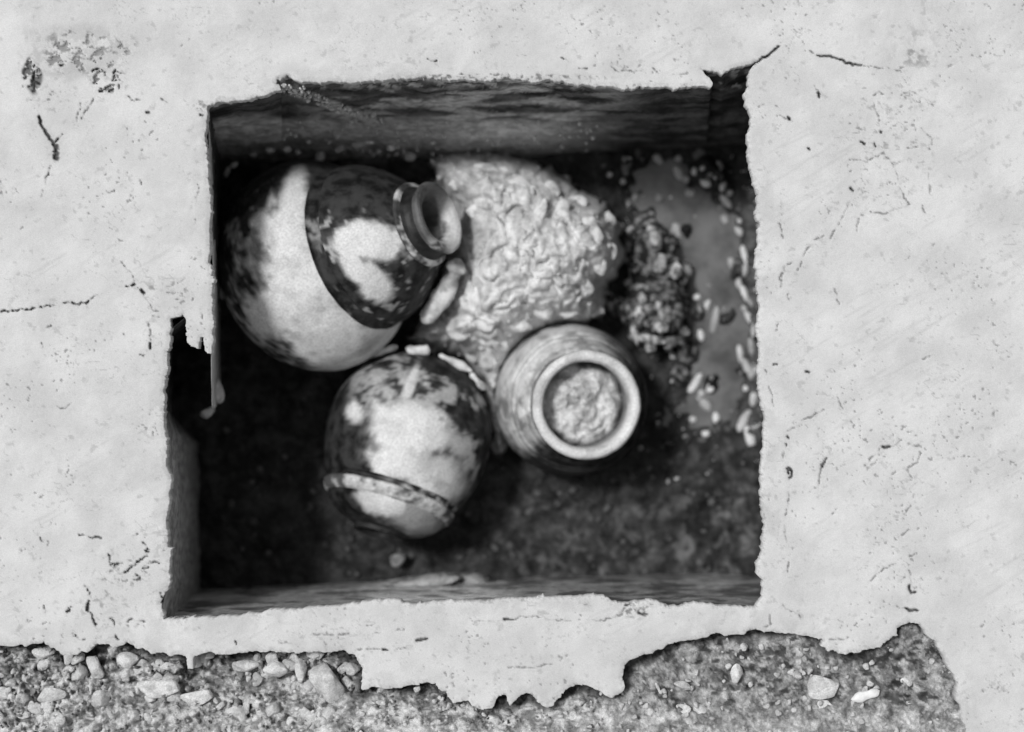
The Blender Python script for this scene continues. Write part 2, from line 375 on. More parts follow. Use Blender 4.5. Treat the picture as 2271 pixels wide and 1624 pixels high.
# dirt and relief
dirt_shade = np.zeros(gu.shape)
brk = fbm(gu0 / 16, gv0 / 16, octv=2, seed=40)
for pts, w in CR:
    d = np.full(gu.shape, 1e9) if False else None
groups = {}
for pts, w in CR: groups.setdefault(w, []).append(pts)
fine = fbm(gu0 / 5, gv0 / 5, octv=3, seed=41)
for w, ls in groups.items():
    d = np.full(gu.shape, 1e9)
    for pts in ls: stamp(pts, False, d, w * 2.2 + 4)
    ww = w * (0.30 + 0.85 * brk) * (0.45 + 0.9 * fine)
    vis = (0.35 + 0.5 * ss(0.30, 0.6, fine)) * ss(0.22, 0.5, brk) * (0.75 if w < 3 else 1.0) if w < 4 else 1.0
    dirt_shade = np.maximum(dirt_shade, (1 - ss(ww * 0.35, ww * 0.95 + 0.8, d)) * vis)
    halo = (1 - ss(0, w * 2.2 + 3, d)) * 0.10 * vis
    dirt_shade = np.maximum(dirt_shade, halo)
# crumbly dirty patch (upper left) and the roughened lower left corner
def patch(cu, cv, ru, rv, thr, sc, seed, rot=0.0):
    a = math.radians(rot)
    x = (gu0 - cu) * math.cos(a) + (gv0 - cv) * math.sin(a); y = -(gu0 - cu) * math.sin(a) + (gv0 - cv) * math.cos(a)
    r = np.sqrt((x / ru) ** 2 + (y / rv) ** 2) + 0.5 * (fbm(gu0 / 40, gv0 / 40, octv=3, seed=seed + 5) - 0.5)
    m = 1 - ss(0.6, 1.05, r)
    n = fbm(gu0 / sc + 1.6 * fine, gv0 / sc + 1.2 * brk, octv=4, seed=seed)
    return m * ss(thr - 0.02, thr + 0.16, n)
dirt_shade = np.maximum(dirt_shade, 0.6 * patch(190, 118, 130, 66, 0.52, 15, 50))
dirt_shade = np.maximum(dirt_shade, 0.22 * patch(170, 112, 150, 75, 0.40, 30, 51))
dirt_shade = np.maximum(dirt_shade, 0.75 * patch(245, 175, 45, 36, 0.55, 11, 52))
dirt_shade = np.maximum(dirt_shade, 0.8 * patch(75, 165, 26, 50, 0.42, 20, 53))
dirt_shade = np.maximum(dirt_shade, 0.5 * patch(280, 1270, 90, 36, 0.60, 9, 54, -15))
dirt_shade = np.maximum(dirt_shade, 0.40 * patch(235, 1340, 70, 60, 0.62, 9, 55))
dirt_shade = np.maximum(dirt_shade, 0.5 * patch(375, 655, 60, 45, 0.62, 9, 56))
dirt_shade = np.maximum(dirt_shade, 0.4 * patch(1960, 300, 110, 220, 0.67, 12, 57))
dirt_shade = np.maximum(dirt_shade, 0.35 * patch(1960, 1150, 80, 260, 0.67, 11, 58))
dirt_shade = np.maximum(dirt_shade, 0.5 * patch(480, 236, 60, 18, 0.50, 7, 59))
dirt_shade = np.maximum(dirt_shade, 0.6 * patch(1430, 1350, 70, 24, 0.55, 10, 60))
wedge = ss(8, -10, (gv0 - 150) - (gu0 - 2030) * 0.12 + 12 * (fine - 0.5)) * ss(1950, 2030, gu0 + 30 * (brk - 0.5)) * ss(2120, 2040, gu0 + 60 * (brk - 0.5)) * ss(40, 130, gv0 + 60 * (brk - 0.5))
dirt_shade = np.maximum(dirt_shade, wedge * (0.12 + 0.35 * ss(0.4, 0.6, brk)) * ss(0.35, 0.6, fine + 0.3 * brk))
dirt_shade = np.maximum(dirt_shade, 0.4 * patch(1000, 1325, 300, 16, 0.56, 8, 62))
dirt_shade = np.maximum(dirt_shade, 0.8 * patch(636, 180, 34, 16, 0.46, 6, 66))
dirt_shade = np.maximum(dirt_shade, 0.6 * patch(1130, 172, 260, 10, 0.52, 6, 67))
dirt_shade = np.maximum(dirt_shade, 0.3 * patch(1000, 1430, 600, 60, 0.69, 10, 63))
# faint all-over scuffs
dirt_shade = np.maximum(dirt_shade, 0.22 * ss(0.70, 0.80, fbm(gu0 / 13 + 0.6 * fine, gv0 / 13, octv=4, seed=64)))
dirt_shade = np.maximum(dirt_shade, 0.07 * ss(0.45, 0.68, fbm(gu0 / 120, gv0 / 90, octv=5, seed=68)))
dirt_shade = np.maximum(dirt_shade, 0.5 * ss(0.80, 0.86, fbm(gu0 / 7, gv0 / 7, octv=2, seed=69)) * ss(0.5, 0.62, fbm(gu0 / 110, gv0 / 110, octv=3, seed=72)))
sx = gu0 * 0.86 - gv0 * 0.5; sy = gu0 * 0.5 + gv0 * 0.86                 # trowel drags and scuffs
dirt_shade = np.maximum(dirt_shade, 0.11 * ss(0.58, 0.78, fbm(sx / 90, sy / 7, octv=4, seed=74)) * ss(0.42, 0.6, fbm(gu0 / 150, gv0 / 150, octv=2, seed=75)))
dirt_shade = np.maximum(dirt_shade, 0.13 * ss(70, 0, dist_rim) * ss(0.42, 0.62, fbm(gu0 / 30, gv0 / 30, octv=4, seed=76)))
hl = np.abs(2 * fbm(gu0 / 70 + 0.5 * brk, gv0 / 70, octv=3, seed=78) - 1)
dirt_shade = np.maximum(dirt_shade, 0.30 * ss(0.018, 0.0, hl) * ss(0.50, 0.62, fbm(gu0 / 90, gv0 / 90, octv=2, seed=79)))
# crumbling rim
edge = ss(14, 0, dist_rim)
dirt_shade = np.maximum(dirt_shade, 0.30 * edge * ss(0.52, 0.68, fine))
gz = 0.008 * (fbm(gu0 / 190, gv0 / 190, octv=3, seed=70) - 0.5) + 0.0022 * (fbm(gu0 / 34, gv0 / 34, octv=4, seed=71) - 0.5)
gz = gz + 0.0006 * (fine - 0.5) - 0.008 * ss(0.25, 0.9, dirt_shade) - 0.002 * ss(10, 0, dist_rim) * (0.4 + fbm(gu0 / 22, gv0 / 22, octv=2, seed=73))
co = PA(gu.ravel(), gv.ravel(), gz.ravel())
cu_ = (gu0[:-1, :-1] + ST / 2); cv_ = (gv0[:-1, :-1] + ST / 2)
hole = np.zeros(cu_.shape, bool)
for hp in HOLES: hole |= inside(hp, cu_, cv_)
sid = np.full(cu_.shape, 4)
for k, pl in enumerate(SLAB_POLYS):
    m = inside(jag(pl, 1.5, 8, True, 30 + k), cu_, cv_) & (sid == 4)
    sid[m] = k
sid[hole] = -1
vid = np.arange(nu * nv).reshape(nv, nu)
surround = empty('plaster_surround', (0, 0, 0), kind='structure')
for k in range(5):
    sel = sid == k
    q = np.stack([vid[:-1, :-1][sel], vid[1:, :-1][sel], vid[1:, 1:][sel], vid[:-1, 1:][sel]], -1)
    # lips where the plaster ends in the open
    pad = np.pad(sid, 1, constant_values=-2)
    lips = []
    c = pad[1:-1, 1:-1] == k
    for dj, di, a, b in ((0, -1, (0, 0), (1, 0)), (0, 1, (1, 1), (0, 1)), (-1, 0, (0, 1), (0, 0)), (1, 0, (1, 0), (1, 1))):
        e = c & (pad[1 + dj:pad.shape[0] - 1 + dj, 1 + di:pad.shape[1] - 1 + di] == -1)
        jj, ii = np.nonzero(e)
        lips.append(np.stack([vid[jj + a[0], ii + a[1]], vid[jj + b[0], ii + b[1]]], -1))
    lips = np.concatenate(lips)
    used, inv = np.unique(q, return_inverse=True)
    vv = co[used]; dd = dirt_shade.ravel()[used]
    q2 = inv.reshape(-1, 4)
    mp = np.full(nu * nv, -1); mp[used] = np.arange(len(used))
    la = mp[lips]
    lu, linv = np.unique(la, return_inverse=True); linv = linv.reshape(la.shape)
    low = vv[lu].copy()
    ln = vnoise(low[:, 0] * 120, low[:, 1] * 120, seed=9)
    low[:, 2] -= 0.022 + 0.006 * ln
    dl = 0.15 + 0.5 * vnoise(low[:, 0] * 300, low[:, 1] * 300, seed=10)
    base = len(vv)
    ql = np.stack([la[:, 1], la[:, 0], base + linv[:, 0], base + linv[:, 1]], -1)
    me = mesh_np('plaster_slab', np.concatenate([vv, low]), np.concatenate([q2, ql]), {'dirt_shade': np.concatenate([dd, dl])}, M['plaster'])
    obj('plaster_slab', me, surround)

# ------------------------------------------------------------------ outer earth strip and far ground
def earth_sheet():
    st = 3.2
    u = np.arange(-220, 2240, st); v = np.arange(1366, 1840, st)
    uu, vv = np.meshgrid(u, v)
    big = fbm(uu / 60, vv / 60, octv=4, seed=80)
    rid = 1 - np.abs(2 * fbm(uu / 34 + 2 * big, vv / 26, octv=4, seed=81) - 1)
    fin = fbm(uu / 9, vv / 9, octv=3, seed=82)
    right = ss(1300, 1420, uu)
    stx = uu * 0.78 - vv * 0.62; sty = uu * 0.62 + vv * 0.78                       # combed, fibrous soil on the right
    fib = fbm(sty / 20 + 1.5 * big, stx / 6, octv=3, seed=86)
    lum = np.abs(2 * fbm(uu / 30 + 1.2 * fin, vv / 24, octv=3, seed=87) - 1)         # rounded lumps parted by crevices
    crev = ss(0.16, 0.0, lum) * (1 - 0.7 * right)
    z = -0.045 + 0.045 * (big - 0.5) + 0.020 * (rid - 0.75) + 0.016 * (fin - 0.5) + 0.022 * (1 - right) * (ss(0, 0.5, lum) - 0.6) + 0.014 * right * (fib - 0.5)
    z = z + 0.03 * ss(1500, 1620, vv)
    z = np.minimum(z, -0.006)
    dk = ss(0.54, 0.70, fbm(uu / 20 + 1.2 * fin, vv / 15, octv=4, seed=83)) * 0.9
    # dark soil in crevices and streaks; painted shade just outside the plaster
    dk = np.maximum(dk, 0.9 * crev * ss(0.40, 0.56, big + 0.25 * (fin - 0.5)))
    dk = np.maximum(dk, right * 0.75 * ss(0.54, 0.66, fib) * ss(0.40, 0.58, fbm(uu / 40, vv / 30, octv=2, seed=88)))
    dk = np.maximum(dk, right * 0.45 * ss(0.42, 0.62, fbm(uu / 14, vv / 9, octv=3, seed=85)))
    dk = dk * (1 - 0.8 * ss(1480, 1550, vv) * (1 - right)); dk = dk * (1 - 0.6 * ss(1545, 1600, vv))
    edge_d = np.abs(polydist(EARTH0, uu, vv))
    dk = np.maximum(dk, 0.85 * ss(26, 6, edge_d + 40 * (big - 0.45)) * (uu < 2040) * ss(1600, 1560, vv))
    dk = np.maximum(dk, 0.22 * right * ss(1600, 1560, vv))
    n = len(u); m = len(v)
    idx = np.arange(n * m).reshape(m, n)
    q = np.stack([idx[:-1, :-1], idx[1:, :-1], idx[1:, 1:], idx[:-1, 1:]], -1).reshape(-1, 4)
    me = mesh_np('earth', PA(uu.ravel(), vv.ravel(), z.ravel()), q, {'dirt_shade': dk.ravel()}, M['earth'])
    obj('earth', me, None, kind='structure')
def _polydist_fwd(): pass
def far_ground():
    R = 9.0
    a = P(U0 + 6, V0 + 6); b = P(U1 - 6, V1 - 6)
    xs = [-R, a.x, b.x, R]; ys = [R, a.y, b.y, -R]
    vs = [(x, y, -0.075 if 0 < i < 3 and 0 < j < 3 else -0.03) for j, y in enumerate(ys) for i, x in enumerate(xs)]
    vs = [(x, y, -0.05) for x, y, z in vs]
    q = [(j * 4 + i, (j + 1) * 4 + i, (j + 1) * 4 + i + 1, j * 4 + i + 1) for j in range(3) for i in range(3) if not (i == 1 and j == 1)]
    me = mesh_np('ground', vs, q, {'dirt_shade': np.zeros(16)}, M['earth'])
    obj('ground', me, None, kind='structure')
far_ground()

# ------------------------------------------------------------------ pit walls
def resample(poly, step):
    p = np.array(poly, float)
    d = np.concatenate([[0], np.cumsum(np.hypot(*np.diff(p, axis=0).T))])
    s = np.arange(0, d[-1], step)
    return np.interp(s, d, p[:, 0]), np.interp(s, d, p[:, 1])

def wall(rim, prof, floorline, nrm, seed, palef, rough=6.0):
    """rim: plan polyline; prof: [(fraction 0..1 of the way from rim to floor line, z)]; floorline(u, v) -> plan point"""
    ru, rv = resample(rim, 4)
    ru0, rv0 = ru + nrm[0] * -5, rv + nrm[1] * -5
    fu, fv = floorline(ru, rv)
    fr = np.interp(np.linspace(0, 1, 72), np.linspace(0, 1, len(prof)), [a for a, _ in prof])
    zz = np.interp(np.linspace(0, 1, 72), np.linspace(0, 1, len(prof)), [b for _, b in prof])
    A = fr[:, None]; Z = np.repeat(zz[:, None], len(ru), 1)
    U = ru0 * (1 - A) + fu * A; V = rv0 * (1 - A) + fv * A
    s = np.cumsum(np.hypot(np.gradient(ru), np.gradient(rv)))[None, :] + 0 * Z
    n1 = fbm(s / 70, Z * 12, octv=4, seed=seed) - 0.5
    n2 = fbm(s / 16, Z * 50, octv=4, seed=seed + 3) - 0.5
    w = ss(0.0, -0.06, Z)
    off = rough * (2.6 * n1 + 1.2 * n2) * w
    U = U + nrm[0] * off; V = V + nrm[1] * off
    pale = palef(U, V, Z, s)
    n, m = U.shape[1], U.shape[0]
    idx = np.arange(n * m).reshape(m, n)
    q = np.stack([idx[:-1, :-1], idx[1:, :-1], idx[1:, 1:], idx[:-1, 1:]], -1).reshape(-1, 4)
    me = mesh_np('pit_wall', PA(U.ravel(), V.ravel(), Z.ravel()), q, {'pale': pale.ravel()}, M['wall'])
    return obj('pit_wall', me, None, kind='structure')

i_tr = RIM0.index((1676, 138)); i_tl = RIM0.index((460, 236)); i_bl = RIM0.index((362, 1374)); i_br = RIM0.index((1676, 1347))
top_rim = [(1720, 128)] + RIM0[i_tr:] + [(460, 236), (425, 240)]
def pale_top(U, V, Z, s):
    st = np.abs((V - 192) - (U - 620) * 0.36)                          # crumbling streak down from the rim
    a = ss(17, 4, st) * ss(590, 640, U) * ss(880, 800, U) * ss(0.3, 0.55, fbm(U / 12, V / 12, octv=3, seed=5))
    n = fbm(U / 30, V / 10, octv=5, seed=6)
    b = ss(0.46, 0.64, n) * ss(258, 276, V) * 0.7 * ss(1420, 1000, U)
    c = 0.75 * ss(0.44, 0.66, fbm(U / 90, V / 10, octv=4, seed=7)) * ss(600, 800, U) * ss(1480, 1200, U)
    d = 0.6 * ss(0.56, 0.66, fbm(U / 14, V / 7, octv=3, seed=8)) * ss(206, 188, V)
    e = ss(250, 282, V + 30 * (fbm(U / 60, V / 20, octv=3, seed=16) - 0.5)) * (0.5 + 0.6 * n) * ss(1420, 1150, U)  # pale earth fades out rightward, painting the corner's shade into the wall
    return np.clip(np.maximum.reduce([a, b, c, d, e]), 0, 1)
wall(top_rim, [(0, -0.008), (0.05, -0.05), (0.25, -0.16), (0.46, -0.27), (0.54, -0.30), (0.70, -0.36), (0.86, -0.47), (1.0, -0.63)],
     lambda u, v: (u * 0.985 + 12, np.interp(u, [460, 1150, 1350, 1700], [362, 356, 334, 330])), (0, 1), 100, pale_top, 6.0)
left_rim = [(470, 190)] + RIM0[:i_bl + 1] + [(362, 1410)]
left_rim = [(466, 190), (462, 236), (456, 315), (462, 400), (466, 500), (460, 640), (420, 700), (384, 730), (374, 790), (368, 860), (366, 940), (370, 1040), (376, 1110), (372, 1213), (378, 1286), (366, 1340), (362, 1410)]
def pale_left(U, V, Z, s):
    return (0.2 + 0.35 * fbm(V / 12, U / 7, octv=5, seed=12)) * ss(920, 990, V + 0 * Z)
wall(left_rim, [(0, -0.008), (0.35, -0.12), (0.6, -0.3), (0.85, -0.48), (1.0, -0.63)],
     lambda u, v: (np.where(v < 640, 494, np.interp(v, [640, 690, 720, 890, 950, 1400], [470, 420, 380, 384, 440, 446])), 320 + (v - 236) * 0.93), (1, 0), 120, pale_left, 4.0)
bot_rim = [(340, 1374)] + RIM0[i_bl:i_br + 1] + [(1720, 1347)]
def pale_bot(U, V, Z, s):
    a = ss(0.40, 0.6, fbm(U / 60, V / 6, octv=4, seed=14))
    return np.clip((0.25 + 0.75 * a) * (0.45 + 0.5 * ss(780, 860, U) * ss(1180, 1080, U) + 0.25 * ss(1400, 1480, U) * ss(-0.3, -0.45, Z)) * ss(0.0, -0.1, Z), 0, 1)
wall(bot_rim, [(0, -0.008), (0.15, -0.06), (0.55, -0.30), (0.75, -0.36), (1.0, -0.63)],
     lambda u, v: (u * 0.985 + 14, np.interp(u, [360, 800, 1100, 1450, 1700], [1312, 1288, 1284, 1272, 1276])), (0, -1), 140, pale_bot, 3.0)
right_rim = RIM0[i_br:i_tr + 1]
wall(right_rim, [(0, -0.008), (0.5, -0.3), (1.0, -0.63)], lambda u, v: (u + 46, v), (-1, 0), 160, lambda U, V, Z, s: 0.3 * ss(0.5, 0.7, fbm(V / 20, U / 20, octv=3, seed=15)), 2.0)

# ------------------------------------------------------------------ pit floor and water
WATER = [(1384, 372), (1420, 352), (1475, 348), (1530, 372), (1545, 405), (1585, 440), (1612, 480), (1640, 545), (1640, 640), (1655, 700), (1672, 760),
         (1650, 840), (1640, 925), (1600, 955), (1562, 945), (1536, 890), (1525, 800), (1540, 735), (1520, 660), (1498, 610), (1500, 540), (1470, 490), (1425, 452), (1392, 420)]
def polydist(poly, x, y):
    d = np.full(x.shape, 1e9)
    n = len(poly)
    for i in range(n):
        x1, y1 = poly[i]; x2, y2 = poly[(i + 1) % n]
        dx, dy = x2 - x1, y2 - y1
        t = np.clip(((x - x1) * dx + (y - y1) * dy) / (dx * dx + dy * dy + 1e-9), 0, 1)
        d = np.minimum(d, np.hypot(x - x1 - t * dx, y - y1 - t * dy))
    return np.where(inside(poly, x, y), -d, d)
earth_sheet()
ZF = -D
def floor_h(uu, vv):
    n1 = fbm(uu / 70, vv / 70, octv=4, seed=200) - 0.5
    n2 = fbm(uu / 16, vv / 16, octv=4, seed=201) - 0.5
    n3 = fbm(uu / 30, vv / 30, octv=3, seed=203)
    z = ZF + 0.05 * n1 + 0.022 * n2
    sd = polydist(WATER, uu, vv) + 60 * (n3 - 0.5) + 40 * n2
    z = z - 0.05 * ss(14, -24, sd)
    z = z + 0.070 * ss(40, 2, np.hypot((uu - 1607) / 1.0, (vv - 694) / 1.3) + 44 * (n3 - 0.5))      # dark mud islet
    z = z + 0.075 * ss(62, 14, np.hypot((uu - 1575), (vv - 385) / 0.7) + 30 * (n3 - 0.5))
    z = z + 0.070 * ss(40, 6, np.hypot((uu - 1574), (vv - 852)) + 24 * (n3 - 0.5)) + 0.06 * ss(30, 4, np.hypot(uu - 1520, vv - 515) + 36 * (n3 - 0.5)) + 0.055 * ss(24, 4, np.hypot(uu - 1628, vv - 600) + 16 * (n3 - 0.5))
    z = z + 0.03 * ss(30, -20, 1655 - uu)
    z = z + 0.05 * ss(380, 330, vv) * ss(1000, 900, uu)
    return z
def make_floor():
    st = 4.5
    u = np.arange(330, 1780, st); v = np.arange(250, 1400, st)
    uu, vv = np.meshgrid(u, v)
    z = floor_h(uu, vv)
    pn = fbm(uu / 24, vv / 24, octv=4, seed=210)
    pale = ss(0.46, 0.70, pn) * (ss(960, 1120, uu) * ss(1040, 1150, vv) * 0.65 + ss(1480, 1560, uu) * ss(900, 980, vv) * 0.5)
    pale = np.maximum(pale, 0.75 * ss(1625, 1660, uu + 30 * (pn - 0.5)) * ss(1000, 940, vv) * ss(380, 440, vv))
    bank = ss(378, 338, vv + 34 * (pn - 0.5)) * ss(1330, 1000, uu) * (0.55 + 0.45 * ss(0.40, 0.6, pn))
    pale = np.maximum(pale, 0.16 * ss(0.62, 0.74, fbm(uu / 15, vv / 15, octv=3, seed=211)))
    pale = np.clip(pale + 2.2 * bank, 0, 2.6)
    n = len(u); m = len(v)
    idx = np.arange(n * m).reshape(m, n)
    q = np.stack([idx[:-1, :-1], idx[1:, :-1], idx[1:, 1:], idx[:-1, 1:]], -1).reshape(-1, 4)
    obj('pit_floor', mesh_np('pit_floor', PA(uu.ravel(), vv.ravel(), z.ravel()), q, {'pale': pale.ravel()}, M['floor']), None, kind='structure')
make_floor()
def make_water():
    ZW = ZF - 0.012
    u = np.arange(1330, 1770, 22); v = np.arange(320, 1000, 22)
    uu, vv = np.meshgrid(u, v)
    n = len(u); m = len(v)
    idx = np.arange(n * m).reshape(m, n)
    q = np.stack([idx[:-1, :-1], idx[1:, :-1], idx[1:, 1:], idx[:-1, 1:]], -1).reshape(-1, 4)
    obj('water', mesh_np('water', PA(uu.ravel().astype(float), vv.ravel().astype(float), np.full(uu.size, ZW)), q, None, M['water']), None, kind='structure')
make_water()

# ------------------------------------------------------------------ lumps (pebbles, clods, stones): shared meshes
import bmesh
def lump_mesh(name, seed, mat_, sub=2, amp=0.22, freq=1.6, flat=0.0):
    bm = bmesh.new()
    bmesh.ops.create_icosphere(bm, subdivisions=sub, radius=1.0)
    me = bpy.data.meshes.new(name)
    bm.to_mesh(me); bm.free()
    c = np.empty(len(me.vertices) * 3); me.vertices.foreach_get('co', c); c = c.reshape(-1, 3)
    n = fbm(c[:, 0] * freq + 10 + seed, c[:, 1] * freq + 20, c[:, 2] * freq + 30, octv=3, seed=seed) - 0.5
    c = c * (1 + 2 * amp * n)[:, None]
    if flat:                                                       # broken flat faces
        r = np.random.default_rng(seed)
        for _ in range(14 if flat > 0.4 else 6):
            d = r.normal(size=3); d /= np.linalg.norm(d)
            h = c @ d; lim = 1 - flat * r.random()
            ex = np.maximum(h - lim, 0)
            c = c - ex[:, None] * d * 0.85
    me.vertices.foreach_set('co', c.astype(np.float32).ravel())
    me.polygons.foreach_set('use_smooth', np.ones(len(me.polygons), bool))
    me.materials.append(mat_)
    me.update()
    return me
PEB = [lump_mesh('pebble', 300 + i, M['pebble'], 2, 0.30, 1.6, 0.3) for i in range(5)]
DUL = [lump_mesh('dull_pebble', 320 + i, M['dull'], 2, 0.2) for i in range(4)]
GRT = [lump_mesh('grit', 395 + i, M['fleck'], 2, 0.42, 2.2, 0.5) for i in range(6)]
CRM = [lump_mesh('crumb', 345 + i, M['clay_lump'], 2, 0.34, 1.8, 0.5) for i in range(5)]
CLD = [lump_mesh('clod', 340 + i, M['clod'], 3, 0.34, 1.8, 0.3) for i in range(6)]
CLY = [lump_mesh('clay_clod', 350 + i, M['clay_lump'], 3, 0.45, 2.2, 0.42) for i in range(6)]
MFL = [lump_mesh('fleck', 370 + i, M['fleck'], 3, 0.45, 2.4, 0.3) for i in range(6)]
MUD = [lump_mesh('mud_clod', 360 + i, M['mud'], 3, 0.40, 2.0, 0.3) for i in range(6)]
GST = [lump_mesh('grey_stone', 390 + i, M['greystone'], 3, 0.32, 2.2, 0.5) for i in range(6)]
STN = [lump_mesh('stone', 380 + i, M['stone'], 3, 0.34, 1.7, 0.55) for i in range(6)]

def put(name, me, u, v, z, a, b, rot, h=None, parent=None, **props):
    """a, b: half axes in plan units at that depth, rot in degrees clockwise in plan"""
    s = SC(z)
    o = bpy.data.objects.new(name, me)
    COL.objects.link(o)
    p = P(u, v, z)
    o.scale = (a * s, b * s, (h if h else min(a, b) * 0.8) * s)
    o.rotation_euler = (random.uniform(-0.15, 0.15), random.uniform(-0.15, 0.15), -math.radians(rot))
    o.location = p
    if parent is not None:
        o.parent = parent; o.location = p - parent.location
    for k, q in props.items(): o[k] = q
    return o

# ------------------------------------------------------------------ jars
def lathe(name, A, axis, prof, unit, mt, nseg=144, stain_shade=None, parent=None, rough=1.0, seed=0, sub=4):
    """prof: [(t, r)] in plan units along the axis from A"""
    ts = np.array([p[0] for p in prof], float); rs = np.array([p[1] for p in prof], float)
    k = np.arange(len(ts)); kk = np.linspace(0, len(ts) - 1, (len(ts) - 1) * sub + 1)
    t = np.interp(kk, k, ts); r = np.interp(kk, k, rs)
    ax = Vector(axis).normalized()
    e1 = ax.orthogonal().normalized(); e2 = ax.cross(e1)
    ax, e1, e2 = (np.array(q) for q in (ax, e1, e2))
    th = np.linspace(0, 2 * math.pi, nseg, endpoint=False)
    T = t[:, None] + 0 * th; R = r[:, None] + 0 * th; TH = th + 0 * T
    wob = 1 + rough * 0.012 * (fbm(np.cos(TH) * 1.5 + 5, np.sin(TH) * 1.5 + 5, T / 120, octv=3, seed=seed) - 0.5) * 2
    R = R * wob
    R = R + rough * (3.0 * (fbm(np.cos(TH) * R / 26, np.sin(TH) * R / 26, T / 26, octv=3, seed=seed + 50) - 0.5) + 1.6 * (fbm(np.cos(TH) * R / 8, np.sin(TH) * R / 8, T / 8, octv=2, seed=seed + 60) - 0.5)) * np.clip(R / 40, 0, 1)
    pos = np.array(A) + unit * (T[..., None] * ax + R[..., None] * (np.cos(TH)[..., None] * e1 + np.sin(TH)[..., None] * e2))
    m = len(t)
    idx = np.arange(m * nseg).reshape(m, nseg)
    nx = np.roll(idx, -1, 1)
    q = np.stack([idx[:-1], nx[:-1], nx[1:], idx[1:]], -1).reshape(-1, 4)
    pos = pos.reshape(-1, 3)
    attrs = None
    if stain_shade is not None:
        f = K * (H - pos[:, 2]) / H
        attrs = {'stain_shade': np.clip(stain_shade(pos[:, 0] / f + CU, CV - pos[:, 1] / f, pos), 0, 1)}
    o = obj(name, mesh_np(name, pos, q, attrs, mt), None)
    if parent: to_parent(o, parent)
    return o

def n3(pos, sc, seed, octv=4):
    return fbm(pos[:, 0] * sc, pos[:, 1] * sc, pos[:, 2] * sc, octv=octv, seed=seed)
def blob(u, v, cu, cv, a, b, rot, n, soft=0.25, amp=0.6):
    r = math.radians(rot)
    x = (u - cu) * math.cos(r) + (v - cv) * math.sin(r); y = -(u - cu) * math.sin(r) + (v - cv) * math.cos(r)
    d = np.sqrt((x / a) ** 2 + (y / b) ** 2) + amp * (n - 0.5) * 2
    return ss(1 + soft, 1 - soft, d)

# --- large jar lying on its side (upper left)
zj = -0.385
JA = P(702, 590, zj); JB = P(976, 481, zj + 0.160)
jar1 = empty('storage_jar', (JA.x, JA.y, -D), label='large round jar lying tilted in the upper left, with dark shoulder and open mouth', category='jar')
ax1 = (JB - JA); u1 = SC(zj) * 1.0; t1 = ax1.length / 372.0 / u1
sph = [(-216 * math.cos(a), 236 * math.sin(a)) for a in np.linspace(0.02, math.pi - math.acos(138 / 216), 40)]
def p1(l): return [(t * t1, r) for t, r in l]
def mott(pos, seed):                                        # mixed coarse and fine mottling
    return 0.5 * n3(pos, 16, seed) + 0.3 * n3(pos, 44, seed + 1, 3) + 0.2 * n3(pos, 110, seed + 2, 2)
def st_body1(u, v, pos):  # dark slip and pale wear, with highlight and shade painted in
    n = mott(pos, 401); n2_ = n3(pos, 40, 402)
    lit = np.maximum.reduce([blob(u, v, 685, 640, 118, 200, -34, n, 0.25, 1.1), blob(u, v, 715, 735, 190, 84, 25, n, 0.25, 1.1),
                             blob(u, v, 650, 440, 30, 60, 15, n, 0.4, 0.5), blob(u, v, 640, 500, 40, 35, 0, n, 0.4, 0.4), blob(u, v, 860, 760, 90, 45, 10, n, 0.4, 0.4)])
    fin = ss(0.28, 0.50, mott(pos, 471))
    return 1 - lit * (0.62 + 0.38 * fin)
lathe('body', JA, ax1, p1(sph), u1, M['jar'], stain_shade=st_body1, parent=jar1, seed=1, sub=2)
lathe('band', JA, ax1, p1([(137, 184), (141, 177), (150, 172), (162, 171), (170, 174), (174, 177)]), u1, M['jar'], stain_shade=lambda u, v, p: 1.0 - 0.38 * ss(0.52, 0.64, mott(p, 511)), parent=jar1, seed=1)
def st_sh1(u, v, pos):  # dark slip; the pale worn patch also paints the highlight
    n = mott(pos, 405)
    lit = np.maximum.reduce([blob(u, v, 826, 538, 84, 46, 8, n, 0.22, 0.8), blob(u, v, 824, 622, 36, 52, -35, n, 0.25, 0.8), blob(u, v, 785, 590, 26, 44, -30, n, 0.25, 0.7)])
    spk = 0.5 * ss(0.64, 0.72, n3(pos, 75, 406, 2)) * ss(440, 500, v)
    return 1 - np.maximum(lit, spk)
lathe('shoulder', JA, ax1, p1([(174, 179), (188, 175), (208, 167), (230, 155), (252, 140), (274, 123), (294, 105), (311, 89)]), u1, M['jar'], stain_shade=st_sh1, parent=jar1, seed=1)
lathe('collar', JA, ax1, p1([(310, 89), (313, 93), (317, 94), (321, 91), (324, 82)]), u1, M['jar'], stain_shade=lambda u, v, p: 0.15 + 0.8 * ss(0.44, 0.58, mott(p, 408)), parent=jar1, seed=1)
lathe('neck', JA, ax1, p1([(323, 83), (331, 75), (340, 72), (352, 72)]), u1, M['jar_shade'], parent=jar1, seed=1)
lathe('rim', JA, ax1, p1([(351, 73), (357, 76), (364, 79), (370, 78), (373, 72), (370, 61), (361, 51), (345, 45), (315, 44), (270, 48), (268, 30), (268, 2)]), u1, M['jar'],
      stain_shade=lambda u, v, p: np.maximum(0.9 * ss(0.40, 0.55, mott(p, 409)) * ss(1008, 978, u), ss(1000, 965, u + 0.45 * (v - 480)) * 0.85), parent=jar1, seed=1)  # shade of the mouth hollow and its bright right lip painted in

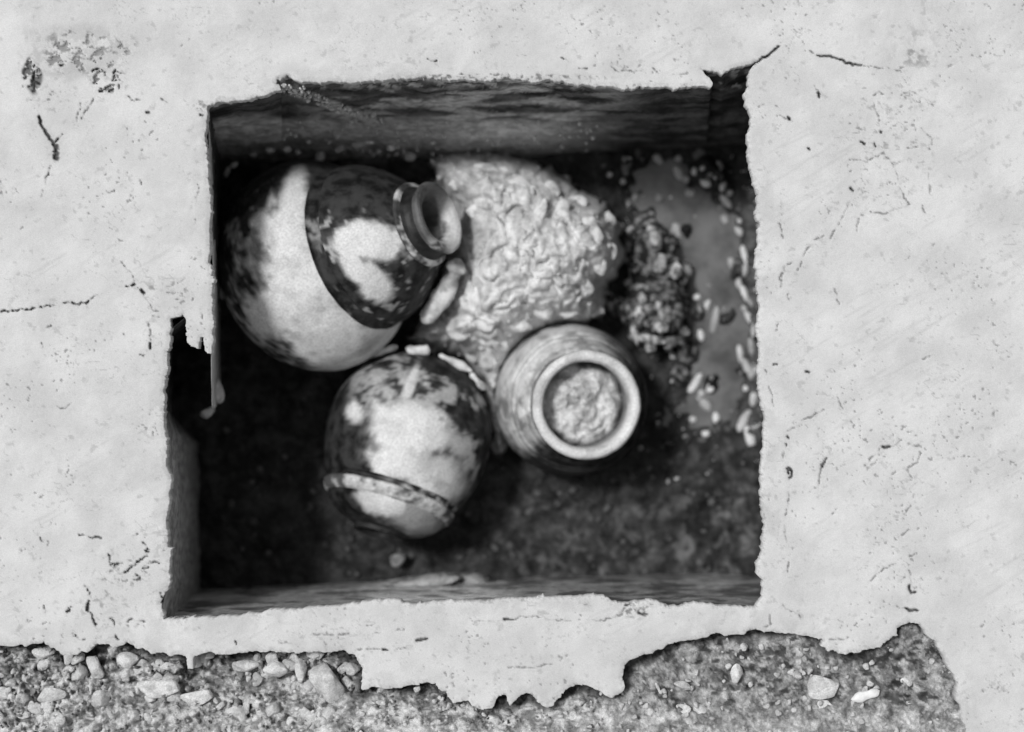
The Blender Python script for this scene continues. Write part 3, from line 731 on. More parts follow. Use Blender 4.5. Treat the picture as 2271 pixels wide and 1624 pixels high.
# --- rounded jar lying in the lower middle, shoulder towards the bottom wall
zj2 = -0.435
A2 = P(908, 962, zj2); B2 = P(838, 1186, zj2 + 0.06)
jar2 = empty('storage_jar', (A2.x, A2.y, -D), label='rounded mottled jar lying in the lower middle, pale ridge near its lower end', category='jar')
ax2 = (B2 - A2); u2 = SC(zj2) * 1.0
ell = [(-180 * math.cos(a), 182 * math.sin(a)) for a in np.linspace(0.02, math.pi / 2, 24)] + [(30, 181), (60, 177), (90, 169), (118, 158), (134, 149)]
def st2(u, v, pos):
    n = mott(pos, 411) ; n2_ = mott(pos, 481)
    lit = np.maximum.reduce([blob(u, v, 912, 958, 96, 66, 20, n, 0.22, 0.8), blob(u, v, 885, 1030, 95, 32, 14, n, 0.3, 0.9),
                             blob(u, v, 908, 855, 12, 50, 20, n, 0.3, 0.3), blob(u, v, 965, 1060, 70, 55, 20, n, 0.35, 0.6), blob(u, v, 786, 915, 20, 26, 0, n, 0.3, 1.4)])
    return 1 - np.maximum(lit * (0.7 + 0.3 * ss(0.35, 0.5, n2_)), 0.62 * ss(0.46, 0.58, n2_) * ss(760, 900, u + 0.5 * (960 - v)))  # mottled stain, with the left side's falloff into shade painted in
lathe('body', A2, ax2, ell, u2, M['jar'], stain_shade=st2, parent=jar2, seed=2, sub=3)
lathe('groove', A2, ax2, [(133, 149), (137, 143), (142, 142), (147, 144)], u2, M['jar'], stain_shade=lambda u, v, p: 1 - 0.85 * ss(0.40, 0.52, mott(p, 515)) * ss(830, 930, u), parent=jar2, seed=2)
lathe('ridge', A2, ax2, [(146, 144), (150, 148), (160, 147), (170, 141), (174, 134)], u2, M['jar'], stain_shade=lambda u, v, p: 0.08 + 0.8 * ss(0.46, 0.6, mott(p, 414)), parent=jar2, seed=2)
def st2s(u, v, pos):
    n = n3(pos, 18, 415)
    n = mott(pos, 415)
    return 1 - np.maximum(blob(u, v, 848, 1112, 58, 30, 14, n, 0.3, 0.8), 0.5 * blob(u, v, 920, 1140, 70, 40, 20, n, 0.5, 0.9))  # painted to fade into shade round the pale patch
lathe('shoulder', A2, ax2, [(173, 135), (184, 128), (198, 115), (212, 94), (222, 66)], u2, M['jar'], stain_shade=st2s, parent=jar2, seed=2)
lathe('rim', A2, ax2, [(222, 66), (225, 58), (230, 56), (235, 57), (236, 52), (228, 46), (212, 42), (196, 40), (196, 1)], u2, M['jar_shade'], parent=jar2, seed=2)

# --- upright jar with a thick ring rim, full of soil (right of centre)
zb = -D - 0.01
A3 = P(1243, 880, zb); B3 = P(1302, 899, -0.27)
jar3 = empty('storage_jar', tuple(A3), label='upright jar with thick pale ring rim, filled with soil, right of the pit centre', category='jar')
ax3 = (B3 - A3); u3 = SC(-0.27); L3 = ax3.length / u3
def p3(l): return [(t * L3, r) for t, r in l]
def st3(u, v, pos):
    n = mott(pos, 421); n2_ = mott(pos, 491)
    w = ss(40, -50, (v - 900) * 0.75 + (u - 1265) * 0.66 - 8 + 90 * (n - 0.5))     # lower right side grimy, its deep shadow painted in too
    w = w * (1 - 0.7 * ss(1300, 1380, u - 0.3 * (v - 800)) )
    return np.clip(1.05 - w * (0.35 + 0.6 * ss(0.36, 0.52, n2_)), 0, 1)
lathe('body', A3, ax3, p3([(0, 95), (0.06, 130), (0.16, 160), (0.28, 174), (0.40, 178), (0.52, 174), (0.60, 167), (0.66, 160)]), u3, M['jar'], stain_shade=st3, parent=jar3, seed=3)
lathe('shoulder', A3, ax3, p3([(0.66, 160), (0.67, 155), (0.70, 153), (0.71, 147), (0.74, 143), (0.77, 135), (0.78, 130), (0.81, 124), (0.82, 118)]), u3, M['jar'],
      stain_shade=lambda u, v, p: np.maximum(st3(u, v, p), 0.45 * ss(0.5, 0.62, n3(p, 25, 425))), parent=jar3, seed=3)
lathe('neck', A3, ax3, p3([(0.82, 117), (0.86, 109), (0.90, 108), (0.925, 112)]), u3, M['jar'], stain_shade=lambda u, v, p: 0.55 + 0.45 * n3(p, 20, 424), parent=jar3, seed=3)
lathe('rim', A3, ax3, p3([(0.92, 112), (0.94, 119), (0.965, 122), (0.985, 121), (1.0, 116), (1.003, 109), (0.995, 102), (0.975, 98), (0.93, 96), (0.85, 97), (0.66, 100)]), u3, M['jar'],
      stain_shade=lambda u, v, p: 0.03 + 0.22 * ss(0.55, 0.7, n3(p, 25, 427)) + 0.6 * (1 - ss(-0.335, -0.285, p[:, 2])), parent=jar3, seed=3)  # rim tone darkens down inside the mouth
def fill3():
    ax = ax3.normalized()
    e1 = ax.orthogonal().normalized(); e2 = ax.cross(e1)
    nr, nt = 36, 96
    r = np.linspace(0, 99, nr)[:, None] + np.zeros(nt); th = np.linspace(0, 2 * math.pi, nt, endpoint=False) + 0 * r
    x = r * np.cos(th); y = r * np.sin(th)
    n = fbm(x / 26, y / 26, octv=4, seed=430) - 0.5
    h = 0.82 * L3 + 44 * n + 6 - 26 * (r / 99) ** 3
    pos = np.array(A3) + u3 * (h[..., None] * np.array(ax) + x[..., None] * np.array(e1) + y[..., None] * np.array(e2))
    idx = np.arange(nr * nt).reshape(nr, nt); nx = np.roll(idx, -1, 1)
    q = np.stack([idx[:-1], idx[1:], nx[1:], nx[:-1]], -1).reshape(-1, 4)
    pale = ss(78, 98, r + 30 * n) * 0.9
    obj('soil_fill', mesh_np('soil_fill', pos.reshape(-1, 3), q, {'pale': pale.ravel()}, M['fill']), None, kind='stuff',
        label='pale mottled soil packed inside the ring mouth of the upright jar', category='soil')
fill3()

# ------------------------------------------------------------------ pale lumpy clay mass between the jars
CLAY0 = [(950, 352), (1000, 338), (1060, 336), (1125, 342), (1190, 362), (1245, 392), (1300, 428), (1345, 450), (1376, 500), (1386, 555),
         (1372, 610), (1338, 640), (1338, 690), (1302, 722), (1230, 730), (1190, 745), (1150, 800), (1128, 880), (1130, 980), (1112, 1010), (1090, 985), (1078, 900), (1062, 840), (1040, 800), (985, 782), (930, 770), (900, 752),
         (930, 715), (962, 690), (975, 640), (985, 580), (1000, 470), (960, 400)]
def clay_h(u, v):
    sd = -polydist(CLAY0, u, v)
    b = np.clip(sd, 0, 110) / 110
    return -D + 0.02 + 0.27 * np.sqrt(np.clip(b * (2 - b), 0, 1)) * (0.6 + 0.4 * ss(840, 640, v)) , sd
r_ = random.Random(21)
CL = [(1310, 520, 30, 48, -8), (1195, 480, 16, 44, 25), (1245, 470, 24, 30, 20), (1060, 470, 34, 26, 0), (1150, 410, 40, 22, 30), (1075, 380, 30, 20, 10), (1240, 570, 34, 24, 30), (1200, 620, 30, 26, 0),
      (1130, 660, 34, 30, 0), (1290, 640, 26, 22, 0), (1080, 600, 26, 34, 20), (1040, 670, 24, 20, 0), (1260, 690, 26, 18, 0), (1330, 590, 18, 24, 0), (1125, 560, 30, 36, 10), (1165, 540, 20, 36, 20),
      (1220, 420, 28, 20, 40), (1280, 450, 22, 18, 0), (1020, 740, 28, 20, 0), (1075, 720, 26, 18, 0), (955, 745, 20, 14, 0), (1010, 410, 20, 16, 0), (1105, 470, 20, 26, 0),
      (1085, 800, 26, 22, 20), (1105, 850, 16, 26, 10), (1098, 915, 14, 24, 0), (1045, 790, 20, 14, 30), (1345, 640, 16, 22, 0), (1355, 560, 14, 24, 10), (1320, 690, 20, 14, 0), (1150, 720, 34, 20, 10), (1205, 690, 26, 22, 0), (1110, 760, 26, 24, 0), (1350, 490, 14, 22, -20)]
for _ in range(40):
    a = r_.uniform(9, 24)
    CL.append((r_.uniform(990, 1350), r_.uniform(350, 790), a, a * r_.uniform(0.5, 1), r_.uniform(0, 180)))
def make_clay():
    st = 3.5
    u = np.arange(880, 1410, st); v = np.arange(316, 1040, st)
    uu, vv = np.meshgrid(u, v)
    wu = uu + 26 * (fbm(uu / 45, vv / 45, octv=2, seed=440) - 0.5) * 2; wv = vv + 26 * (fbm(uu / 45, vv / 45, octv=2, seed=441) - 0.5) * 2
    base, sd = clay_h(uu, vv)
    n1 = fbm(wu / 46, wv / 46, octv=2, seed=442)
    rid = np.abs(2 * n1 - 1)
    n2 = np.abs(2 * fbm(wu / 26, wv / 26, octv=2, seed=443) - 1)
    crease = np.minimum(ss(0.0, 0.30, rid), 0.65 + 0.35 * ss(0.0, 0.26, n2))
    bumps = 0 * uu
    for (bu, bv, ba, bb, br) in CL:
        c_, s_ = math.cos(math.radians(br)), math.sin(math.radians(br))
        xx = (uu - bu) * c_ + (vv - bv) * s_; yy = -(uu - bu) * s_ + (vv - bv) * c_
        bumps = np.maximum(bumps, min(ba, bb) * 0.42 * K * np.sqrt(np.clip(1 - (xx / (ba * 1.05)) ** 2 - (yy / (bb * 1.05)) ** 2, 0, 1)))
    z = base + 0.018 * (crease - 0.5) + 0.013 * (fbm(uu / 13, vv / 13, octv=3, seed=452) - 0.5) + 0.05 * (fbm(uu / 80, vv / 80, octv=3, seed=444) - 0.5) + bumps
    sdn = sd + 18 * (fbm(uu / 22, vv / 22, octv=3, seed=445) - 0.5) * 2
    z = np.where(sdn < 0, np.minimum(z, -D - 0.03 + 0.004 * sdn), z)
    z = z - 0.06 * ss(190, 150, np.hypot(uu - 1270, vv - 890)) 
    d = 0.8 * (1 - ss(0.0, 0.16, rid)) * ss(0.35, 0.55, fbm(uu / 30, vv / 30, octv=2, seed=446))  # greyer in the creases, between lumps and round the foot
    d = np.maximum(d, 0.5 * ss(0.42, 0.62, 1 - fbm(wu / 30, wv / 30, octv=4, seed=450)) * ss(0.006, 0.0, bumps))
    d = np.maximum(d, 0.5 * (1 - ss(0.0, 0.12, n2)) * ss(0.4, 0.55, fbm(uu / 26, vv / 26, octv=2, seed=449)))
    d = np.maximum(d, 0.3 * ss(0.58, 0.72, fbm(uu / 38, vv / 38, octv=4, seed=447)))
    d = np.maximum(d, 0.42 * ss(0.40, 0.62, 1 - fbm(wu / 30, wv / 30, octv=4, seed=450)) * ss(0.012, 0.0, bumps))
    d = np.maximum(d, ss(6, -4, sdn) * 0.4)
    n = len(u); m = len(v)
    keep = (sdn[:-1, :-1] > -14)
    idx = np.arange(n * m).reshape(m, n)
    q = np.stack([idx[:-1, :-1][keep], idx[1:, :-1][keep], idx[1:, 1:][keep], idx[:-1, 1:][keep]], -1)
    co_ = PA(uu.ravel(), vv.ravel(), z.ravel())
    used, inv = np.unique(q, return_inverse=True)
    root = empty('clay_mass', tuple(P(1170, 560, -D)), label='pale lumpy mass of clay in the upper middle beside the large tilted jar', category='clay')
    o = obj('clay_surface', mesh_np('clay_surface', co_[used], inv.reshape(-1, 4), {'dirt_shade': d.ravel()[used]}, M['clay']))
    to_parent(o, root)
    return root, (uu, vv, z)
clay, _cl = make_clay()
def clay_z(u, v):
    j = int(round((v - 316) / 3.5)); i = int(round((u - 880) / 3.5))
    return float(_cl[2][j, i])
for i, (u, v, a, b, rot) in enumerate(CL):
    h_, sd = clay_h(np.array([[u]], float), np.array([[v]], float))
    if sd[0, 0] < 6 or math.hypot(u - 1255, v - 885) < 168: continue
    if i > 33: continue
    hh = min(a, b) * r_.uniform(0.5, 0.8)
    put('clod', CLY[i % 6], u, v, clay_z(u, v) - hh * 0.93 * K, a, b, rot, hh, clay)

# pale bar lying against the tilted jar
def bar(name, pts, w, z0, mt, nseg=20, **props):
    pu, pv = resample(pts, 4)
    c = PA(pu, pv, np.linspace(z0[0], z0[1], len(pu)))
    t = np.gradient(c, axis=0); t /= np.linalg.norm(t, axis=1)[:, None]
    side = np.cross(t, (0, 0, 1.0)); side /= np.linalg.norm(side, axis=1)[:, None]
    up = np.cross(side, t)
    L = np.linspace(0, 1, len(pu))
    r = w * SC(z0[0]) * np.sqrt(np.clip(1 - np.abs(2 * L - 1) ** 4, 0.0004, 1)) * (0.6 + 0.8 * vnoise(L * len(pu) / 5, L * 0 + w, seed=3))
    th = np.linspace(0, 2 * math.pi, nseg, endpoint=False)
    pos = c[:, None, :] + r[:, None, None] * (np.cos(th)[None, :, None] * side[:, None, :] + 0.75 * np.sin(th)[None, :, None] * up[:, None, :])
    idx = np.arange(len(pu) * nseg).reshape(-1, nseg); nx = np.roll(idx, -1, 1)
    q = np.stack([idx[:-1], nx[:-1], nx[1:], idx[1:]], -1).reshape(-1, 4)
    pos = pos.reshape(-1, 3)
    pos = pos + (0.5 * w * K) * (np.stack([n3(pos, 60, 700 + i, 3) for i in range(3)], -1) - 0.5)
    me = mesh_np(name, pos, q, {'dirt_shade': 0.75 * ss(0.45, 0.62, n3(pos, 36, 705))}, mt)
    return obj(name, me, None, **props)
bar('clay_bar', [(1018, 572), (1005, 610), (985, 650), (955, 695), (936, 722)], 21, (-0.30, -0.36), M['clay'],
    label='smooth pale bar of clay leaning beside the mouth of the large tilted jar', category='clay bar')
# pale sherds round the top of the lower jar
SH = [((768, 815), (800, 797), (845, 780), (886, 768), 7, 'curved pale strip along the upper left edge of the lower mottled jar'),
      ((900, 772), (920, 779), (940, 779), (958, 776), 12, 'short pale chip at the top of the lower mottled jar'),
      ((972, 787), (1000, 800), (1024, 812), (1050, 826), 8, 'curved pale strip on the upper right edge of the lower mottled jar'),
      ((1042, 828), (1054, 840), (1066, 854), (1080, 866), 8, 'small pale chip between the lower mottled jar and the ring rim jar')]
for *pts, w, lab in SH:
    bar('sherd', pts, w, (-0.41, -0.41), M['clay'], label=lab, category='sherd', group='pale sherds round the lower jar')

# dark mud clump right of the clay mass
mud = empty('mud_clump', tuple(P(1455, 650, -D)), label='dark lumpy heap of mud with pale flecks beside the water', category='mud')
MD = [(1440, 545, 34, 46, 20, 0.05), (1470, 590, 38, 30, 0, 0.05), (1420, 600, 30, 40, 0, 0.04), (1455, 690, 40, 46, 10, 0.06), (1490, 690, 32, 40, 10, 0.05), (1410, 700, 34, 40, 0, 0.05),
      (1450, 740, 46, 24, 10, 0.04), (1500, 740, 28, 24, 0, 0.02), (1415, 655, 34, 30, 0, 0.04), (1470, 640, 34, 26, 0, 0.05), (1370, 680, 30, 24, 0, 0.02), (1430, 500, 26, 26, 0, 0.02),
      (1505, 640, 24, 26, 0, 0.02), (1515, 600, 20, 24, 0, 0.01), (1390, 560, 18, 30, 0, 0.01), (1520, 780, 26, 30, 0, 0.0), (1505, 830, 24, 26, 0, 0.0), (1545, 690, 16, 22, 0, 0.0), (1480, 545, 22, 22, 0, 0.03)]
r_ = random.Random(5)
for _ in range(40):
    MD.append((r_.uniform(1395, 1520), r_.uniform(500, 770), r_.uniform(8, 16), r_.uniform(7, 13), r_.uniform(0, 180), r_.uniform(0.05, 0.08)))
for i, (u, v, a, b, rot, dz) in enumerate(MD):
    put('mud_clod', MUD[i % 6], u, v, -D + dz, a, b, rot, min(a, b) * 0.9, mud)
for i, (u, v, a, b, rot) in enumerate([(1450, 523, 12, 26, -25), (1463, 583, 16, 20, 0), (1500, 600, 14, 18, 20), (1418, 700, 12, 18, 0), (1463, 700, 10, 34, -8), (1468, 725, 15, 12, 0), (1440, 752, 34, 9, 10), (1443, 772, 12, 9, 0), (1424, 662, 10, 14, 0), (1408, 745, 8, 22, -15)]):
    put('fleck', MFL[i % 6], u, v, -D + 0.086, a * 1.1, b * 1.05, rot, 9, mud)

# ------------------------------------------------------------------ pebbles in the pit
WP = zc(1152, 104, [(705, 755), (930, 755), (1070, 745), (1070, 850), (1120, 890), (1140, 980), (940, 1015), (695, 905), (605, 860), (885, 1125), (1055, 1230), (1175, 840), (1235, 820), (1250, 915), (1340, 800),
     (1365, 925), (1385, 1040), (1380, 1160), (1475, 1240), (1510, 1400), (1420, 1450), (1515, 1500), (1475, 1590), (1410, 980)])
WS = [(17, 15, 0), (40, 24, 50), (29, 24, 0), (50, 25, 65), (24, 22, 0), (32, 26, 20), (28, 28, 0), (20, 18, 0), (18, 16, 0), (18, 16, 0), (52, 26, 68), (20, 26, 0), (24, 20, 40), (36, 26, 40), (34, 22, 60),
      (42, 20, 100), (54, 24, 52), (36, 24, 60), (36, 20, 62), (72, 20, 76), (36, 20, 80), (42, 20, 95), (36, 20, 80), (20, 18, 0)]
WP += zc(1152, 576, [(1475, 165), (1510, 225), (1550, 290), (1510, 330), (1550, 400), (1575, 470), (1555, 580), (1480, 630), (1540, 740), (1590, 740), (1180, 830), (1220, 900), (1280, 870), (1250, 975), (1320, 1065),
     (1165, 1075), (1570, 935), (1520, 865), (1505, 1080), (1550, 1200), (1250, 1170), (1310, 420), (1250, 320), (1220, 510), (1190, 250), (1100, 590), (1030, 650)])
WS += [(36, 20, 80), (60, 20, 68), (36, 16, 60), (26, 18, 50), (60, 20, 58), (60, 20, 100), (62, 20, 82), (56, 20, 84), (92, 26, 62), (32, 26, 0), (78, 24, -58), (24, 22, 0), (25, 24, 0), (52, 28, 46), (36, 20, 90),
       (25, 20, 0), (46, 24, 95), (22, 20, 0), (88, 28, -62), (78, 28, 76), (30, 22, 0), (88, 24, -80), (52, 20, -62), (42, 20, 82), (24, 18, 0), (28, 20, 0), (28, 20, 0)]
def joined(name, meshes, items, **props):
    """items: (mesh index, u, v, z, a, b, rot) -> one mesh"""
    VS, TR, off = [], [], 0
    cache = {}
    for (k, u, v, z, a, b, rot) in items:
        me = meshes[k % len(meshes)]
        if me.name not in cache:
            c = np.empty(len(me.vertices) * 3); me.vertices.foreach_get('co', c)
            t = np.empty(len(me.polygons) * 3, np.int32); me.polygons.foreach_get('vertices', t)
            cache[me.name] = (c.reshape(-1, 3), t.reshape(-1, 3))
        c, t = cache[me.name]
        s = SC(z); r = -math.radians(rot)
        x = c[:, 0] * a * s; y = c[:, 1] * b * s
        VS.append(np.stack([x * math.cos(r) - y * math.sin(r), x * math.sin(r) + y * math.cos(r), c[:, 2] * min(a, b) * 0.8 * s], -1) + np.array(P(u, v, z)))
        TR.append(t + off); off += len(c)
    return obj(name, mesh_np(name, np.concatenate(VS), np.zeros((0, 4)), None, meshes[0].materials[0], tris=np.concatenate(TR)), None, **props)
def fz(u, v): return float(floor_h(np.array([[u]], float), np.array([[v]], float))[0, 0])
for i, ((u, v), (a, b, rot)) in enumerate(zip(WP, WS)):
    a, b = a / 3.031 * 1.12, b / 3.031 * 1.15
    z = max(fz(u, v), -D - 0.014) + b * 0.35 * K
    shape = 'long' if a > 2.2 * b and a > 14 else ('oval' if a > 1.4 * b else 'round')
    if i == 32: lab = 'longest pale pebble, slanting against the right wall beside the water'
    elif i == 42: lab = 'long upright pale pebble pointing down at the lower right wall'
    elif i == 45: lab = 'long pale pebble beside the round dark mud islet in the water'
    elif u > 1625: lab = shape + ' pale pebble in the row along the right wall of the pit'
    elif v < 480: lab = shape + ' pale pebble in the upper part of the water'
    elif v < 800: lab = shape + ' pale pebble in the middle of the water'
    else: lab = shape + ' pale pebble in the lower part of the water'
    put('pebble', PEB[i % 5], u, v, z, a, b, rot, None, None, label=lab, category='pebble', group='pebbles round the water')
TP = zc(0, 104, [(1700, 715), (1815, 690), (1930, 690), (2000, 710), (1575, 795), (1525, 840), (2150, 740)]) + zc(576, 104, [(540, 690), (665, 655), (880, 680), (800, 700), (1010, 740), (330, 640), (730, 640)])
TS = [(32, 28, 0), (34, 28, 10), (32, 24, 0), (22, 20, 0), (28, 18, -40), (46, 18, -70), (46, 30, -62), (46, 24, -20), (62, 30, -15), (28, 26, 0), (20, 18, 0), (42, 30, 0), (20, 16, 0), (36, 20, 0)]
for i, ((u, v), (a, b, rot)) in enumerate(zip(TP, TS)):
    put('pebble', PEB[(i + 2) % 5], u, v, -D + 0.115 + 0.085 * float(ss(350, 318, np.array(v))), a / 3.031, b / 3.031, rot, None, None, label='small pale pebble at the foot of the upper wall beside the large tilted jar', category='pebble', group='pebbles at the foot of the upper wall')
r_ = random.Random(9)
DP = []
for _ in range(230):
    u, v = r_.uniform(470, 1670), r_.uniform(880, 1275)
    if u < 1000 and r_.random() < 0.55: continue
    if math.hypot(u - 1290, v - 905) < 170 or math.hypot(u - 900, v - 990) < 200: continue
    DP.append((u, v, r_.uniform(5, 12)))
DP += [(576 + x / 3.031, 1088 + y / 3.031, 11) for x, y in ((1810, 140), (2030, 170), (1700, 440), (2120, 540), (1340, 450), (2000, 90))]
joined('soil_lumps', DUL, [(i, u, v, fz(u, v) + a * 0.2 * K, a, a * r_.uniform(0.6, 1), r_.uniform(0, 180)) for i, (u, v, a) in enumerate(DP)], kind='stuff',
       label='small dull lumps of soil strewn over the dark pit floor', category='soil')

r_ = random.Random(77)
CC = []
while len(CC) < 120:
    u, v = r_.uniform(950, 1370), r_.uniform(345, 800)
    h_, sd = clay_h(np.array([[u]], float), np.array([[v]], float))
    if sd[0, 0] < 4 or math.hypot(u - 1275, v - 890) < 190: continue
    a = r_.uniform(3, 9)
    CC.append((len(CC), u, v, clay_z(u, v) + a * 0.1 * K, a, a * r_.uniform(0.5, 1), r_.uniform(0, 180)))
joined('clay_crumbs', CRM, CC, kind='stuff', label='small pale crumbs lying over the lumpy clay mass', category='crumbs')
r_ = random.Random(15)
GT = []
while len(GT) < 240:
    u, v = r_.uniform(1370, 1690), r_.uniform(345, 1010 + abs(r_.gauss(0, 60)))
    if v > 930 and r_.random() < (v - 930) / 160: continue
    if u < 1480 and v > 780 and r_.random() < 0.7: continue
    zz_ = fz(u, v)
    if zz_ < -D - 0.008 and r_.random() < 0.8: continue
    a = 1.5 + 6.5 * r_.random() ** 2.2
    GT.append((len(GT), u, v, max(zz_, -D - 0.014) + a * 0.3 * K, a, a * r_.uniform(0.5, 1), r_.uniform(0, 180)))
joined('grit', GRT, GT, kind='stuff', label='pale specks of grit in the wet soil round the water', category='grit')

# crumbs on the upper wall: along the streak below the broken rim and on the ledge
CRB = []
for i in range(260):
    if i < 120:
        t = r_.random(); u = 618 + 230 * t; v = 190 + 84 * t + r_.gauss(0, 7); a = r_.uniform(2, 6.5)
    else:
        u = r_.uniform(480, 1330); v = r_.uniform(270, 350); a = r_.uniform(1.5, 6)
    fr_ = min(max((v - 188) / (360 - 188), 0), 1)
    z_ = float(np.interp(fr_, [0, 0.05, 0.25, 0.46, 0.54, 0.70, 0.86, 1], [-0.01, -0.05, -0.16, -0.27, -0.30, -0.36, -0.47, -0.58]))
    CRB.append((i, u, v, z_ + 0.004, a, a * r_.uniform(0.6, 1), r_.uniform(0, 180)))
joined('wall_crumbs', PEB, CRB, kind='stuff', label='pale crumbs lodged on the ledge and streak of the upper pit wall', category='crumbs')

ORD = ['first', 'second', 'third', 'fourth', 'fifth', 'sixth', 'seventh', 'eighth', 'ninth', 'tenth', 'eleventh', 'twelfth', 'thirteenth', 'fourteenth', 'fifteenth', 'sixteenth']
by = {}
for o in COL.objects:
    if o.get('group') in ('pebbles round the water', 'pebbles at the foot of the upper wall'): by.setdefault(o['label'], []).append(o)
for lab, os_ in by.items():
    if len(os_) < 2: continue
    row = 'foot of the upper wall' in lab
    os_.sort(key=(lambda o: o.location.x) if row else (lambda o: -o.location.y))
    for q, o in enumerate(os_):
        o['label'] = (ORD[q] + ' pale pebble from the left in the row along the upper wall foot') if row else lab + ', ' + ORD[q] + ' from top'

# ------------------------------------------------------------------ lining along the left side, its broken end and pale block at the bottom wall
def lining():
    vs = np.arange(246, 918, 6.0)
    zs = np.linspace(-0.03, -0.5, 26)
    V, Z = np.meshgrid(vs, zs)
    n = fbm(V / 40, Z * 20, octv=4, seed=460) - 0.5
    xt = np.interp(V, [246, 640, 780, 918], [461, 473, 469, 470])
    U = xt + (-Z - 0.03) * np.interp(V, [246, 640, 918], [40, 32, 44]) + 6 * n * ss(-0.03, -0.12, Z)
    end = 918 - 30 * fbm(Z * 24, Z * 0, octv=3, seed=461) - 30 * ss(-0.2, -0.45, Z)
    V = np.minimum(V, end)
    front = PA(U.ravel(), V.ravel(), Z.ravel()); back = PA(U.ravel() - 3 * ss(-0.03, -0.10, Z.ravel()) - 0.3, V.ravel(), Z.ravel())
    nn, m = V.shape[1], V.shape[0]
    idx = np.arange(nn * m).reshape(m, nn)
    q = np.stack([idx[:-1, :-1], idx[1:, :-1], idx[1:, 1:], idx[:-1, 1:]], -1).reshape(-1, 4)
    qb = q[:, ::-1] + nn * m
    top = np.stack([idx[0, :-1], idx[0, 1:], idx[0, 1:] + nn * m, idx[0, :-1] + nn * m], -1)
    endq = np.stack([idx[:-1, -1], idx[1:, -1], idx[1:, -1] + nn * m, idx[:-1, -1] + nn * m], -1)
    me = mesh_np('lining_slab', np.concatenate([front, back]), np.concatenate([q, qb, top, endq]), None, M['lining'])
    o = obj('lining_slab', me, None, label='thin grey upright lining slab along the left side of the pit, broken off at its lower end', category='slab')
lining()
put('lining_fragment', STN[0], 484, 868, -0.30, 15, 30, 8, 40, None, label='pale broken lump on the lower end of the thin lining slab', category='fragment', group='broken pieces of the lining')
put('lining_fragment', STN[2], 462, 915, -0.34, 20, 13, -20, 20, None, label='grey broken chip just below the end of the thin lining slab', category='fragment', group='broken pieces of the lining')
put('lining_fragment', STN[3], 496, 640, -0.46, 14, 26, 0, 20, None, label='pale lump stuck to the lining slab beside the large tilted jar', category='fragment', group='broken pieces of the lining')
put('wall_stone', GST[1], 930, 1290, -0.43, 112, 19, -3, 60, None, label='long pale stone set in the lower pit wall', category='stone')
put('wall_stone', GST[4], 1046, 1283, -0.46, 44, 15, 4, 40, None, label='smaller pale stone beside the long one in the lower pit wall', category='stone')
put('wall_stone', GST[5], 880, 1243, -0.56, 24, 14, -35, 14, None, label='dull grey stone on the floor just above the long pale wall stone', category='stone')

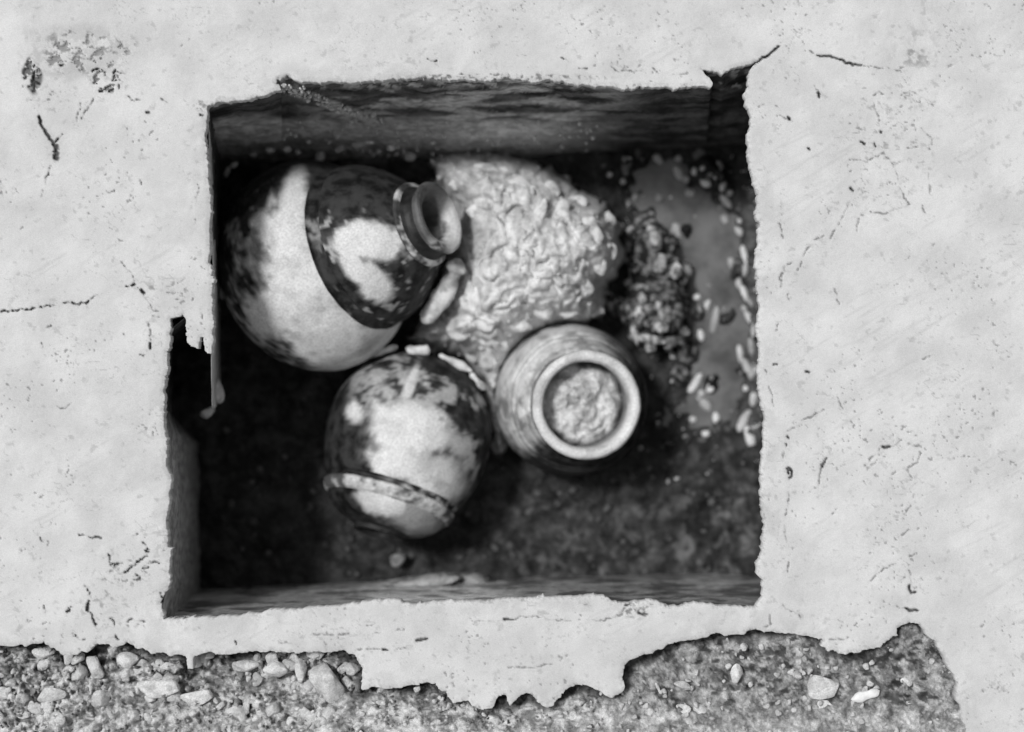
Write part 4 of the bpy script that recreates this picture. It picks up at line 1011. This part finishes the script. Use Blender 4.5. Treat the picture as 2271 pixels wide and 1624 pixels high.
# ------------------------------------------------------------------ rubble in the earth outside the plaster
RB = [('pale angular stone left of the rubble strip below the plaster', 211, 1481, 30, 20, 40), ('grey stone tucked under the plaster edge in the left rubble', 285, 1462, 26, 18, 0),
      ('flat pale slab stone in the left rubble', 356, 1524, 52, 24, 8), ('small flat stone under the plaster lip in the left rubble', 372, 1477, 22, 9, 10),
      ('pale white stone in the middle of the left rubble', 548, 1478, 28, 17, 0), ('rounded stone beneath a dark gap in the plaster edge', 614, 1484, 32, 21, -10),
      ('largest rounded boulder against the plaster corner in the rubble', 726, 1516, 48, 40, 20), ('narrow upright stone beside the rounded boulder', 668, 1484, 14, 26, 0),
      ('pale stone under the plaster projection at the right', 1390, 1561, 26, 12, -32), ('white chunk at the bottom edge of the right earth', 1508, 1575, 23, 15, -10), ('second white chunk beside the first at the bottom edge', 1552, 1576, 18, 15, 20),
      ('white flat stone in the right earth', 1516, 1521, 23, 11, 8), ('thin white splinter standing by the flat white stone', 1459, 1527, 14, 5, 58), ('grey white stone in the middle of the right earth', 1634, 1492, 15, 22, 10),
      ('broad pale stone in the right earth', 1826, 1524, 36, 34, 40), ('white stone below the broad pale stone', 1822, 1563, 22, 12, -8), ('small round stone near the broad pale stone', 1856, 1581, 12, 11, 0),
      ('small stone left of the broad pale stone', 1768, 1498, 13, 11, 0), ('dull stone near the right corner of the earth', 2010, 1512, 15, 11, 0), ('small pale stone near the top of the right earth', 1650, 1434, 10, 9, 0),
      ('pale stone half buried left of centre in the rubble', 440, 1545, 40, 20, 0), ('low pale stone at the far left of the rubble', 110, 1540, 36, 18, 0), ('dull stone at the top left of the rubble', 96, 1450, 26, 16, 0)]
for i, (lab, u, v, a, b, rot) in enumerate(RB):
    put('stone', STN[i % 6], u, v, -0.036 + (0.012 if a > 35 else 0.0), a * 1.08, b * 1.08, rot, min(a, b) * 0.75, None, label=lab, category='stone', group='stones in the earth outside the plaster')
bar('stick', [(1886, 1551), (1905, 1546), (1925, 1541), (1940, 1536), (1953, 1532)], 9, (-0.022, -0.022), M['clod'],
    label='short white stick lying in the rough earth at the lower right', category='stick')
r_ = random.Random(31)
k = 0; GR = []
for _ in range(95):
    u, v = r_.uniform(-20, 1000), r_.uniform(1440, 1600)
    if not inside(EARTH0, np.array([u]), np.array([v]))[0]: continue
    a = r_.uniform(9, 24)
    GR.append((_, u, v, -0.046 + 0.03 * float(ss(1500, 1620, np.array(v))), a, a * r_.uniform(0.55, 1), r_.uniform(0, 180)))
while k < 260:
    u, v = r_.uniform(-20, 2120), r_.uniform(1420, 1650)
    if not inside(EARTH0, np.array([u]), np.array([v]))[0]: continue
    a = r_.uniform(3, 10)
    if fbm(np.array([u / 90.0]), np.array([v / 60.0]), octv=2, seed=77)[0] < 0.42: continue
    GR.append((k, u, v, -0.040 + 0.03 * float(ss(1500, 1620, np.array(v))), a, a * r_.uniform(0.6, 1), r_.uniform(0, 180)))
    k += 1
joined('gravel', STN, GR, kind='stuff', label='small stones and crumbs in the rough earth outside the plaster', category='gravel')
